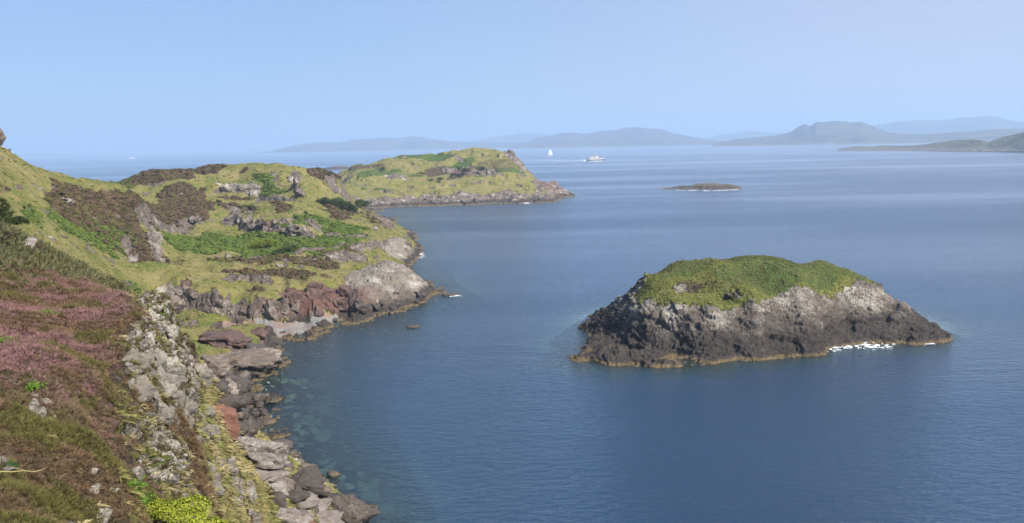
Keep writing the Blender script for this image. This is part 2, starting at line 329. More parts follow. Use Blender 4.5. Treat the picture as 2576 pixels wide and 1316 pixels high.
# patches of vegetation, given by their corners in the photograph and laid onto the ground
def poly_sd(x, y, pts):
    n = len(pts); best = np.full(x.shape, 1e9); ins = np.zeros(x.shape, bool)
    for i in range(n):
        (ax, ay), (bx, by) = pts[i][:2], pts[(i + 1) % n][:2]; dx, dy = bx - ax, by - ay
        t = np.clip(((x - ax) * dx + (y - ay) * dy) / (dx * dx + dy * dy + 1e-9), 0, 1); best = np.minimum(best, np.hypot(x - ax - t * dx, y - ay - t * dy))
        c = ((ay > y) != (by > y)) & (x < dx * (y - ay) / (by - ay + 1e-12) + ax); ins ^= c
    return np.where(ins, best, -best)
def patch_mask(x, y, patches, fn, soft=2.0, wob=2.0, s=0):
    out = np.zeros(len(x)); nn = fbm(x / (wob * 2.2), y / (wob * 2.2), o=4, s=91 + s) * wob * 1.6
    for poly, amt in patches:
        pts = [hit(fn, *p) for p in poly]; xs = [p[0] for p in pts]; ys = [p[1] for p in pts]; m = (x > min(xs) - 8) & (x < max(xs) + 8) & (y > min(ys) - 8) & (y < max(ys) + 8)
        if m.any(): out[m] = np.maximum(out[m], amt * sm(-soft, soft, poly_sd(x[m], y[m], pts) + nn[m]))
    return out
hlow = lambda x, y: hmain(x, y, False)

# ---------------------------------------------------------------- mainland headland
HEATH = [([(130,450),(290,478),(345,550),(370,600),(410,668),(340,665),(330,640),(230,600),(150,540),(100,480)], .95),
 ([(60,430),(130,450),(120,500),(60,480)], .45), ([(0,440),(40,450),(60,475),(0,490)], .5), ([(130,490),(110,520),(170,540),(190,520)], .5),
 ([(285,468),(340,445),(390,431),(470,434),(480,448),(400,466),(330,472)], .95), ([(310,480),(420,475),(500,490),(530,520),(510,560),(430,575),(360,560),(315,520)], .9),
 ([(430,478),(510,482),(520,498),(440,498)], .9), ([(520,424),(570,420),(560,432),(500,440)], .8), ([(600,425),(650,420),(660,440),(600,440)], .7), ([(560,500),(640,490),(650,505),(560,508)], .7),
 ([(560,515),(640,515),(640,535),(570,545)], .75), ([(640,520),(700,512),(760,530),(700,545)], .6), ([(780,440),(850,445),(860,470),(820,470)], .8), ([(800,500),(860,505),(900,530),(870,560),(820,545)], .65),
 ([(500,660),(700,640),(850,640),(840,660),(700,668),(560,672)], .55), ([(560,690),(680,680),(780,690),(850,700),(760,720),(620,710)], .62), ([(700,665),(800,660),(860,665),(800,680)], .7),
 ([(350,712),(470,708),(560,738),(540,760),(440,740),(360,735)], .7), ([(420,640),(470,650),(460,680),(410,680)], .5), ([(740,620),(860,620),(930,640),(880,655),(780,640)], .6), ([(900,530),(980,545),(990,580),(930,590)], .5),
 ([(240,690),(280,695),(275,705),(240,703)], .5), ([(620,735),(700,735),(720,750),(640,755)], .6)]
BRACK = [([(400,575),(520,590),(640,590),(820,610),(870,625),(820,640),(640,645),(520,640),(440,625)], .95), ([(640,590),(700,598),(860,590),(930,600),(900,620),(760,620)], .85),
 ([(100,520),(220,560),(330,610),(320,650),(220,620),(140,580)], .8), ([(280,450),(335,455),(330,470),(285,472)], .8), ([(640,440),(690,440),(720,490),(660,500)], .75), ([(440,640),(560,650),(700,655),(800,650),(700,668),(560,665)], .5),
 ([(700,520),(760,540),(860,560),(930,580),(880,590),(760,575)], .6), ([(40,520),(110,520),(120,570),(60,580)], .6), ([(250,715),(340,720),(450,790),(500,850),(470,850),(400,780)], .8), ([(620,570),(640,560),(690,575)], .4)]
ROCKP = [([(870,690),(940,665),(1000,662),(1040,690),(1100,735),(1040,760),(960,770),(880,780),(860,740)], 1), ([(700,735),(790,720),(870,715),(875,780),(800,780),(720,765)], .9),
 ([(960,620),(1010,600),(1050,640),(1030,660),(980,650)], .9), ([(540,462),(640,460),(660,490),(560,482)], .8), ([(365,560),(385,580),(412,668),(390,665),(372,620)], .95), ([(320,645),(345,650),(340,665),(325,662)], .9),
 ([(150,498),(185,503),(183,515),(155,510)], .9), ([(940,540),(975,550),(1000,580),(960,570)], .7), ([(700,660),(720,672),(735,664),(720,655)], .6), ([(60,598),(90,600),(85,625),(65,620)], .9),
 ([(800,440),(840,442),(862,495),(840,490),(820,465)], .6), ([(680,435),(700,440),(700,470),(685,465)], .7), ([(740,440),(750,470),(765,500),(752,490)], .7), ([(560,515),(600,520),(640,540),(620,545)], .7),
 ([(810,640),(860,650),(870,662),(820,655)], .8), ([(620,665),(700,670),(690,680),(640,680)], .35), ([(565,702),(590,702),(590,712),(565,712)], .7)]
REDP = [([(690,735),(870,715),(875,785),(800,780),(700,765)], .95), ([(490,820),(600,812),(680,815),(690,850),(600,870),(500,865)], .9), ([(700,825),(800,800),(860,800),(800,850),(690,862)], .5), ([(535,1030),(600,1060),(600,1100),(560,1095)], 1),
 ([(620,540),(700,560),(640,575)], .4), ([(830,780),(880,775),(870,800),(820,800)], .4)]
GRAV = [([(440,800),(560,803),(700,808),(790,792),(850,796),(800,815),(760,838),(690,845),(680,820),(560,822),(450,815)], 1), ([(770,790),(800,775),(850,795),(800,800)], .8)]
def build_main():
    az = rad(1) * np.r_[np.arange(-46, -31.6, .2), np.arange(-31.6, 2.0, .0605)]
    d = np.exp(np.r_[np.arange(math.log(9), math.log(22), .02), np.arange(math.log(22), math.log(560), .0042), np.arange(math.log(560), math.log(900), .012)])
    A, D = np.meshgrid(az, d); nr, nc = A.shape; x = (np.sin(A) * D).ravel(); y = (np.cos(A) * D).ravel(); dd = D.ravel()
    z = hmain(x, y); V = np.stack([x, y, z], 1); n0 = grid_normals(V, nr, nc)
    fore = sm(112, 84, dd); slope = 1 - n0[:, 2]
    nz = fbm(x / 5, y / 5, z / 5, o=4, s=11) * .5 + fbm(x / 1.3, y / 1.3, z / 1.3, o=3, s=15) * .3
    rk = sm(.34, .52, slope + nz * .35) * (1 - .5 * fore)
    rk = np.maximum(rk, sm(3.2, 1.6, z + nz * 3) * sm(60, 90, dd))
    out = sm(.36, .5, fbm(x / 8, y / 7, o=5, s=21)) * (1 - fore)
    rk = np.maximum(rk, out * .75)
    rk = np.maximum(rk, patch_mask(x, y, ROCKP, hlow, 1.0, 1.2, 1))
    for pts, H, L, wd in FEAT:
        s_, al = pline(x, y, pts); s_ = s_ + fbm(x / 6, y / 6, s=31) * 2.2 + fbm(x / 1.8, y / 1.8, s=33) * .6
        rk = np.maximum(rk, .9 * sm(-2.6, -.6, s_) * sm(2.2, .8, s_) * sm(0, .12, al) * sm(1, .88, al))
    he = np.maximum(patch_mask(x, y, HEATH, hlow, 3, 3.5, 2), sm(.15, .4, fbm(x / 17, y / 12, o=5, s=25)) * .38 * sm(100, 150, dd))
    br = patch_mask(x, y, BRACK, hlow, 3, 3, 3)
    rd = np.maximum(patch_mask(x, y, REDP, hlow, 2, 2, 4), sm(.3, .5, fbm(x / 30, y / 30, o=3, s=28)) * .5)
    gv = patch_mask(x, y, GRAV, hlow, 1, 1, 5)
    z = z - gv * np.clip(z - 1.3, 0, 6) * .85; V[:, 2] = z; rk = np.where(gv > .5, 0, rk)
    # foreground: heather on the knoll, lichened rock ribs and grass down the cliff
    pu = np.zeros(len(x)); PALE = patch_mask(x, y, [([(870,690),(940,665),(1000,662),(1040,690),(1080,720),(1040,735),(960,740),(890,735)], .55), ([(540,462),(640,460),(660,490),(560,482)], .8), ([(960,620),(1010,600),(1045,635),(980,650)], .7)], hlow, 1.0, 1.2, 12); m = dd < 115; U, Vv = x[m], y[m]
    tilt = x[m] + 22.6 + (y[m] - 50) * .42        # metres right of the cliff brow
    rib = ridged((x[m] + z[m] * .35) / 1.9, (y[m] + z[m] * .5) / 4.2, o=4, s=47)
    face = sm(-3.5, 2.5, tilt + fbm(x[m] / 4, y[m] / 4, o=3, s=49) * 3)
    ex = sm(.12, .42, fbm(x[m] / 3.2, y[m] / 3.2, z[m] / 3.2, o=4, s=51) + .1)
    rk[m] = np.maximum(rk[m] * .4, face * sm(.16, .42, rib * .7 + fbm(x[m] / 3.5, y[m] / 3.5, z[m] / 3.5, o=4, s=59) * .6 + .02 + .2 * sm(28, 31.5, z[m])) * .95)
    rk[m] *= 1 - .6 * sm(30.5, 27, z[m])
    lowr = sm(9, 4, z[m] + nz[m] * 5); rk[m] = np.maximum(rk[m], lowr)
    pch = sm(.24, .42, fbm(x[m] / 2.4 + 9, y[m] / 2.4, z[m] / 2.4, o=4, s=53)) * sm(52, 40, dd[m]) * (1 - face)
    rk[m] = np.maximum(rk[m], pch * .9)
    grs = face * sm(-.3, .1, fbm(x[m] / 4.5, y[m] / 4.5, o=3, s=57) + .3 * sm(31.5, 26, z[m]))
    he[m] = np.maximum(np.where(dd[m] < 95, 1.0, he[m]) * (1 - .9 * grs), 0) * sm(15, 19, z[m]); 
    he[m] *= 1 - .93 * sm(2.5, 5, tilt)
    PALE[m] = .5 * sm(5, 12, z[m]); pu[m] = (1 - face) * sm(36, 43, dd[m]) * sm(84, 70, dd[m])
    # rock relief: fractured blocks pushed out along the surface
    sel = rk > .15
    p = V[sel] + np.stack([nz[sel]] * 3, 1) * .6; ds = dd[sel]
    b1, c1 = blocks(p * (1, 1, .8), 3.4, 3); b2, c2 = blocks(p * (1, 1, .7), 1.25, 9); b3, c3 = blocks(p, .5, 14)
    amp = (b1 * .8 - sm(.12, 0, c1) * .5) * (.6 + .35 * sm(90, 150, ds)) + b2 * .42 - sm(.12, 0, c2) * .22 + b3 * .2 * sm(260, 90, ds)
    dv = np.zeros(len(x)); dv[sel] = amp * sm(.15, .6, rk[sel]) * sm(-2.5, -.3, V[sel, 2]) * 1.15
    hd = dv + he * (fbm(x / .9, y / .9, o=3, s=80) * .22 + fore * fbm(x / 2.1, y / 1.9, o=2, s=81) * .55) + br * fbm(x / 1.6, y / 1.6, o=3, s=83) * .35
    V = V + n0 * hd[:, None]
    gvsel = gv > .5; V[gvsel, 2] = z[gvsel]
    F = grid_faces(nr, nc); F = F[V[F][:, :, 2].max(1) > -5.5]
    at = dict(m1=np.stack([rk, he, br], 1), m2=np.stack([rd, gv, pu], 1), pale=PALE)
    full = (V, n0, rk, he, br, pu, dd, gv, nr, nc, F)
    V2, F2, at = compact(V, F, at)
    o = mesh_np('headland', V2, F2[:, ::-1], M_land, at); global HEAD; HEAD = link(o, kind='structure', label='grassy headland with brown heather, bracken and grey rock ledges above the sea')
    return full
M_land = land_material('land', 2.0)
MAIN = build_main()

# ---------------------------------------------------------------- grass-topped islet
isl_pts = [P(1430,902,z=0), P(1500,912,z=0), P(1600,920,z=0), P(1720,926,z=0), P(1800,916,z=0), P(1870,908,z=0), P(1960,900,z=0), P(2050,897,z=0), P(2085,880,z=0), P(2160,868,z=0), P(2250,866,z=0), P(2330,864,z=0), P(2390,857,z=0),
 P(1480,868,z=0.3), P(1440,893,z=.8), P(1520,900,z=1.0), P(1640,905,z=1.2), P(1500,872,z=1.0), P(1495,850,z=1.2), P(1540,832,d=193), P(1572,785,d=194), P(1603,748,d=196), P(1618,712,d=199), P(1634,690,d=201),
 P(1700,668,d=206), P(1790,652,d=211), P(1880,645,d=215), P(1960,651,d=219), P(2060,662,d=221), P(2130,682,d=222), P(2175,700,d=221), P(2205,715,d=219), P(2275,778,d=213.5), P(2340,822,d=212.5), P(2375,850,d=207.5),
 P(1620,765,d=187.5), P(1700,768,d=186), P(1800,775,d=185), P(1900,752,d=188), P(2050,748,d=201), P(2150,728,d=211), P(1740,720,d=193), P(1880,690,d=201), P(2020,700,d=201), P(1800,745,d=190),
 P(1600,840,d=185), P(1700,850,d=182), P(1800,845,d=180.5), P(1930,840,d=184.5), P(2060,830,d=189), P(2200,815,d=204), P(2280,838,d=205), P(2130,815,d=201.5), P(1560,880,d=183), P(1700,890,d=179), P(1850,880,d=179), P(2000,870,d=184.5),
 W(60,228,9), W(40,225,9), W(75,236,0), W(50,240,0), W(24,224,0), W(89,230,0), W(99,214,0), W(100,200,0), W(30,212,7), W(17,206,0), W(60,250,-6), W(10,220,-6), W(110,225,-6), W(112,190,-6), W(106,175,-5), W(0,200,-6), W(95,240,-6), W(30,242,-6), W(84,214,9),
 P(1400,920,z=-2.5), P(1380,890,z=-4), P(1600,945,z=-5), P(1750,950,z=-6), P(1900,930,z=-6), P(2060,915,z=-5), P(2110,895,z=-5), P(2200,885,z=-5), P(2330,892,z=-5), P(2420,862,z=-5), P(1440,850,z=-3), P(1300,900,z=-7), P(1700,1010,z=-7), P(2300,960,z=-7), P(2500,880,z=-7)]
isl0 = Surf(isl_pts, c=.02, org=(60, 120), reg=-1.5e-3)
def hisl(x, y, detail=True):
    x, y = np.asarray(x, float).ravel(), np.asarray(y, float).ravel(); h = isl0(x, y)
    h = h + fbm(x / 9, y / 9, o=4, s=103) * .55 * sm(0, 5, h) + fbm(x / 7 + 3, y / 9, o=3, s=104) * 1.0 * sm(10, 13, h)
    if detail: h = h + fbm(x / 2, y / 2, o=3, s=105) * .25 + np.where(h < 1.5, fbm(x / 4, y / 4, o=4, s=108) * .8, 0)
    return h
hisl.d0 = 160
def build_islet():
    xs = np.arange(6, 124, .17); ys = np.arange(164, 244, .24); X, Y = np.meshgrid(xs, ys); nr, nc = X.shape; x, y = X.ravel(), Y.ravel()
    z = hisl(x, y); V = np.stack([x, y, z], 1); n0 = grid_normals(V, nr, nc); nz = fbm(x / 4, y / 4, z / 4, o=4, s=111)
    GR = [([(1605,762),(1600,745),(1618,712),(1634,690),(1700,668),(1790,652),(1880,645),(1960,651),(2060,662),(2130,682),(2180,700),(2150,722),(2110,735),(2050,745),(1960,742),(1900,752),(1860,765),(1820,778),(1760,770),(1680,765)], 1)]
    g = patch_mask(x, y, GR, hisl, 1.0, .9, 6)
    back = sm(196, 204, y) * sm(8.5, 10.5, z + nz * 2)
    g = np.maximum(g, back)
    rkp = patch_mask(x, y, [([(1690,712),(1740,700),(1800,715),(1800,740),(1740,735),(1695,735)], .9), ([(1810,745),(1850,740),(1860,752),(1820,758)], .8), ([(2120,705),(2180,705),(2190,725),(2120,725)], .6)], hisl, .8, 1.2, 7)
    rk = np.maximum(1 - g, rkp * (.45 + nz))
    br = patch_mask(x, y, [([(1640,690),(1700,670),(1790,668),(1760,690),(1700,700),(1650,712)], .9), ([(1800,672),(1880,665),(2060,672),(2120,700),(2060,738),(1960,742),(1900,735),(1850,712),(1800,700),(1790,685)], 1)], hisl, 1, 1.4, 8) * g
    br = np.maximum(br, back * .9); he = rkp * .7 * g
    p = V + np.stack([nz] * 3, 1) * .8; q = p * (.62, .9, 1.7); q[:, 2] += p[:, 0] * .30 + p[:, 1] * .2
    b1, c1 = blocks(q, 3.4, 23); b2, c2 = blocks(q, 1.3, 29); b3, c3 = blocks(q, .55, 34)
    st = ridged(x / 14, y / 6, (z - x * .12) / .95, o=4, s=117)
    amp = b1 * .8 - sm(.12, 0, c1) * .35 + b2 * .5 - sm(.12, 0, c2) * .28 + b3 * .26 + st * .26
    dv = amp * sm(.1, .6, rk) * sm(-1.5, 1.5, z) + br * np.abs(fbm(x / 1.5, y / 1.5, o=3, s=119)) * .5
    V = V + n0 * dv[:, None]; F = grid_faces(nr, nc); F = F[V[F][:, :, 2].max(1) > -4.5]
    at = dict(m1=np.stack([rk, he, br], 1), m2=np.stack([nz * 0, nz * 0, nz * 0], 1)); full = (V, n0, rk, he, br, g, nr, nc, F)
    V2, F2, at = compact(V, F, at)
    o = mesh_np('rocky_islet', V2, F2, land_material('islet', 5.4, 4.0, bed=.45, base=(.20, .185, .16), grass_a=(.165, .175, .042), grass_b=(.12, .14, .032), straw=(.21, .20, .07), lichmin=.5), at)
    link(o, label='large rocky islet with a grassy bracken-covered top and black lower rock', cat='islet')
    return o, full
ISLET, IFULL = build_islet()

# ---------------------------------------------------------------- grassy island beyond the bay
far_pts = [P(u, v, z=0) for u, v in ((880,527),(920,524),(950,524),(985,520),(1060,514),(1150,515),(1250,510),(1350,505),(1400,497),(1434,489))] + \
 [P(u, v, z=-3.5) for u, v in ((900,545),(1060,525),(1200,523),(1350,515),(1450,497),(1470,488))] + \
 [P(u, v, d=d) for u, v, d in ((863,432,830),(900,416,830),(960,406,830),(1000,396,830),(1060,389,835),(1090,393,820),(1150,381,815),(1190,378,810),(1240,382,805),(1285,389,790),(1303,407,780),(1322,437,772),(1346,456,762),(1400,466,750),(1425,479,742),
  (1000,475,715),(1000,493,675),(1150,493,668),(1150,475,700),(1150,445,745),(1150,420,775),(1250,470,705),(1250,440,740),(1250,410,770),(900,480,690),(900,447,750),(1000,452,740),(1000,425,780),(1060,460,730),(1300,470,705),(1300,490,672),(1370,480,700),(1370,493,672),
  (930,500,672),(980,498,662),(1060,499,665),(1080,410,800),(860,475,715))] + \
 [W(-75,585,-7), W(-50,605,-7), W(-20,610,-7), W(-100,600,-5), W(-130,600,-3), W(-110, 1000, 0), W(-60, 980, 0), W(0, 960, 0), W(20, 900, 0), W(32, 830, 0), W(36, 780, 0), W(-110, 1100, -8), W(0, 1060, -8), W(50, 900, -8), W(70, 780, -8), W(60, 700, -8), W(-150, 850, 3), W(-170, 900, 0), W(-200, 800, -4), W(-160, 740, 1), W(-200, 1000, -8), W(-50, 900, 28), W(-100, 900, 20), W(-10, 890, 22)]
far0 = Surf(far_pts, c=.006, org=(-30, 300))
def hfar(x, y, detail=True):
    x, y = np.asarray(x, float).ravel(), np.asarray(y, float).ravel(); h = far0(x, y)
    return h + (fbm(x / 30, y / 30, o=5, s=201) * 2.6 + sm(.1, .6, ridged(x / 22, y / 26, o=4, s=203)) * 2.2) * sm(1, 9, h) + (fbm(x / 5, y / 5, o=3, s=207) * .5 * sm(-3, 1, h) if detail else 0)
hfar.d0 = 610
def build_far():
    xs = np.arange(-200, 60, .55); ys = np.arange(620, 1010, 1.0); X, Y = np.meshgrid(xs, ys); nr, nc = X.shape; x, y = X.ravel(), Y.ravel()
    z = hfar(x, y); V = np.stack([x, y, z], 1); n0 = grid_normals(V, nr, nc); nz = fbm(x / 9, y / 9, z / 9, o=4, s=211)
    rk = np.maximum(sm(.22, .42, 1 - n0[:, 2] + nz * .35), sm(6.5, 4.8, z + nz * 4 ) * sm(760, 690, y + x * .35))
    rk = np.maximum(rk, sm(4, 2, z + nz * 3))
    rk = np.maximum(rk, patch_mask(x, y, [([(965,440),(1010,437),(1025,452),(975,455)], .9), ([(1110,425),(1160,420),(1230,425),(1260,440),(1200,442),(1130,440)], .75), ([(1270,395),(1300,392),(1318,430),(1300,425)], .95), ([(1340,455),(1430,470),(1434,487),(1350,490)], .9), ([(990,495),(1200,487),(1350,478),(1400,495),(1200,508),(1000,515)], .9)], hfar, 2, 2.5, 9))
    he = np.maximum(sm(.1, .4, fbm(x / 28, y / 28, o=4, s=213)) * .42, patch_mask(x, y, [([(1200,405),(1290,400),(1330,440),(1250,445),(1180,425)], .5), ([(1060,425),(1130,415),(1180,440),(1080,445)], .7), ([(880,425),(980,410),(960,425),(880,440)], .6)], hfar, 4, 5, 10))
    br = np.maximum(sm(.15, .45, fbm(x / 34, y / 34, o=4, s=215)) * .7, patch_mask(x, y, [([(890,440),(960,425),(980,440),(900,450)], .8), ([(1120,430),(1200,415),(1230,425),(1150,440)], .9)], hfar, 4, 4, 11)) * sm(7, 12, z)
    p = V + np.stack([nz] * 3, 1); b1, c1 = blocks(p * (1, 1, .8), 7, 41); b2, c2 = blocks(p, 2.8, 47)
    V = V + n0 * ((b1 * 1.8 + b2 * 1.0 - sm(.12, 0, c1) * 1.0) * sm(.2, .7, rk) * sm(-2, 0, z) + he * nz * .8 )[:, None]
    F = grid_faces(nr, nc); F = F[V[F][:, :, 2].max(1) > -3]
    V2, F2, at = compact(V, F, dict(m1=np.stack([rk, he, br], 1), m2=np.stack([sm(.2, .5, fbm(x / 30, y / 30, s=217)) * .4, nz * 0, nz * 0], 1)))
    o = mesh_np('grassy_island', V2, F2, land_material('island', 2.2, 1.6, fine=.45, grass_a=(.20, .185, .05), grass_b=(.135, .15, .035)), at)
    link(o, kind='structure', label='grassy island with low coastal cliffs across the bay')
build_far()

# ---------------------------------------------------------------- low skerries
def skerry(name, U0, U1, Vb, h, depth, prof, label, seed, mat, n=150):
    a, b = P(U0, Vb, z=0), P(U1, Vb, z=0); ax = b - a; L = np.linalg.norm(ax); ax /= L; pr = np.array([-ax[1], ax[0], 0])
    s, t = np.meshgrid(np.linspace(-.04, 1.04, n), np.linspace(-.2, 1.2, n // 2)); nr, nc = s.shape; s, t = s.ravel(), t.ravel()
    H = np.interp(s, [p[0] for p in prof], [p[1] for p in prof]) * h; wd = np.clip(4 * t * (1 - t), -1, 1)
    x = a[0] + ax[0] * L * s + pr[0] * depth * t; y = a[1] + ax[1] * L * s + pr[1] * depth * t; k = L / 18
    z = H * (np.clip(wd, 0, 1) ** .55 - .0) + np.where(wd < 0, wd * 3, 0) - .4 + np.where((s < 0) | (s > 1), -1.5, 0)
    z += fbm(x / k, y / k, o=4, s=seed) * .16 * h * sm(0, .4, H / h * np.clip(wd, 0, 1)); V = np.stack([x, y, z], 1); n0 = grid_normals(V, nr, nc)
    b1, c1 = blocks(V, k * .8, seed); b2, _ = blocks(V, k * .3, seed + 5)
    V += n0 * ((b1 * .9 + b2 * .35) * .16 * h)[:, None] * sm(-1, .5, z)[:, None]
    o = mesh_np(name, V, grid_faces(nr, nc), mat); link(o, label=label, cat='skerry'); return o
def rock_material(name, **kw):
    k = NT(name); c, h = rock_nodes(k, **kw); k.principled(c, .75, k.bump(h, .3), .3); return k.m
M_sker = rock_material('skerry_rock', dark_top=3.2, dark_soft=2.6, base=(.17, .14, .09), warm=(.12, .10, .045), scale=.5, lichmin=.6)
skerry('skerry', 1638, 1860, 476, 5.2, 26, [(0, .02), (.1, .08), (.22, .14), (.27, .42), (.4, .55), (.52, .85), (.62, 1), (.75, .92), (.88, .75), (.96, .4), (1, .05)], 'low brown skerry alone in open water, washed by thin surf', 301, M_sker)
skerry('skerry', 795, 858, 426.5, 7.5, 45, [(0, .05), (.3, .55), (.55, 1), (.8, .8), (1, .1)], 'small dark skerry far out, left of the grassy island', 307, rock_material('dark_skerry_rock', dark_top=5.5, dark_soft=4, scale=.3))

# ---------------------------------------------------------------- far hills
def hill_material(name, ga=(.13, .115, .06), gb=(.06, .045, .04)):
    k = NT(name); n = k.noise(.004, 6, .65); n2 = k.noise(.02, 5, .7)
    c = k.mix(k.ramp(n, .4, .6), ga, gb); c = k.mix(k.ramp(n2, .35, .6), k.mix(.6, c, (.03, .045, .02)), c); c = k.mix(k.ramp(k.noise(.009, 4, .7), .57, .68, 0, .7), c, (.2, .18, .12))
    c = k.mix(k.ramp(k.z, 4, 14, .8, 0), c, (.16, .14, .12))
    k.principled(c, .9, k.bump(n2, 25), .1); return k.m
M_hill = hill_material('hill_ground')
def hills(name, D, prof, front, back, label, seed, rough=.3, base_v=None, mat=None, slant=0.0):
    U = np.array([p[0] for p in prof], float); n = int((U[-1] - U[0]) / 2.6) + 2; u = np.linspace(U[0], U[-1], n); v = np.interp(u, U, [p[1] for p in prof])
    t = np.linspace(0, 1, 56); nf = 34; rows = []
    Z = np.empty((len(t), n, 3))
    for j in range(n):
        Dj = D + slant * (u[j] - U[0]); c = P(u[j], v[j], d=Dj); dr = c[:2] / np.hypot(*c[:2]); zc = max(c[2], 3)
        for i, q in enumerate(t):
            if i <= nf: f = i / nf; dist = Dj - front * (1 - f); z = zc * (f ** .85)
            else: f = (i - nf) / (len(t) - 1 - nf); dist = Dj + back * f; z = zc * (1 - f ** 1.3)
            Z[i, j] = (dr[0] * dist, dr[1] * dist, z)
    V = Z.reshape(-1, 3); z = V[:, 2]; sc_ = front * .35
    rel = np.interp(np.arange(len(t)), [0, nf * .6, nf, len(t) - 1], [.3, 1.0, .22, 1]); rel = np.repeat(rel, n)
    r = ridged(V[:, 0] / sc_, V[:, 1] / sc_, o=5, s=seed) - .1
    V[:, 2] = z + r * rough * np.maximum(z, 5) * rel + fbm(V[:, 0] / sc_ * 4, V[:, 1] / sc_ * 4, s=seed + 4) * rough * .5 * z * rel
    V[:, 2] = np.maximum(V[:, 2], -2) - np.where(np.repeat(np.arange(len(t)), n) == 0, 4, 0)
    o = mesh_np(name, V, grid_faces(len(t), n), mat or M_hill); link(o, kind='structure', label=label); return o
hills('hills', 11500, [(640,386),(668,383),(700,375),(730,368),(760,363),(790,358),(820,357),(850,358),(880,353),(940,349),(975,347),(1000,348),(1035,343),(1050,344),(1080,349),(1130,356),(1200,358),(1300,358),(1400,362)], 1800, 1500, 'long low blue hills behind the grassy island', 401)
hills('hills', 9500, [(1280,366),(1310,360),(1330,357),(1350,348),(1390,340),(1420,334),(1440,333),(1470,337),(1500,332),(1520,328),(1555,326),(1570,322),(1600,321),(1640,324),(1665,326),(1690,335),(1710,337),(1740,344),(1780,350),(1820,356),(1880,362)], 1500, 1500, 'broad blue hill in the middle of the far shore', 405)
hills('hills', 15500, [(1130,370),(1200,352),(1250,345),(1300,338),(1340,334),(1380,340),(1440,345),(1520,352)], 1500, 2500, 'faint pale ridge showing behind the middle hills', 409)
hills('hills', 14500, [(1740,358),(1780,348),(1820,337),(1850,335),(1880,331),(1895,330),(1930,334),(1960,333),(2000,337),(2060,345)], 1500, 2500, 'faint pale peaks left of the flat-topped hill', 411)
hills('hills', 7200, [(1790,362),(1815,356),(1850,350),(1900,346),(1940,342),(1970,338),(1990,331),(2008,319),(2020,312),(2028,311),(2036,316),(2046,312),(2052,306),(2080,306),(2100,304),(2130,305),(2136,308),(2165,306),(2185,313),(2210,325),(2240,335),(2300,338),(2360,336),(2420,332),(2500,325),(2600,322),(2760,318)], 1300, 1200, 'flat-topped steep hill with low green land at its foot', 415, rough=.18)
hills('hills', 12500, [(2120,330),(2180,319),(2240,308),(2290,305),(2330,303),(2370,303),(2420,296),(2480,293),(2510,295),(2540,303),(2576,307),(2660,300),(2760,310)], 1500, 2000, 'high pale blue ridge at the right', 419)
hills('hills', 6000, [(2060,367),(2090,364),(2120,366),(2160,363),(2200,366),(2230,364)], 120, 90, 'thin pale reef of rock before the flat-topped hill', 421, rough=.3)
M_near = hill_material('near_shore_ground', (.12, .125, .05), (.10, .075, .05))
hills('coast', 3350, [(2108,375),(2130,371),(2150,368),(2200,369),(2216,366),(2300,366),(2340,361),(2380,356),(2410,352),(2450,350),(2472,353),(2486,358),(2500,353),(2520,346),(2540,341),(2576,332),(2640,318),(2760,300)], 260, 400, 'near rocky coast with green knolls at the right edge', 423, rough=.22, mat=M_near, slant=-1.5)
hills('hills', 17500, [(-60,388),(60,388),(150,388),(250,390),(400,387),(520,389),(620,388),(700,386)], 1500, 1500, 'very faint low land on the far left horizon', 427, rough=.1)

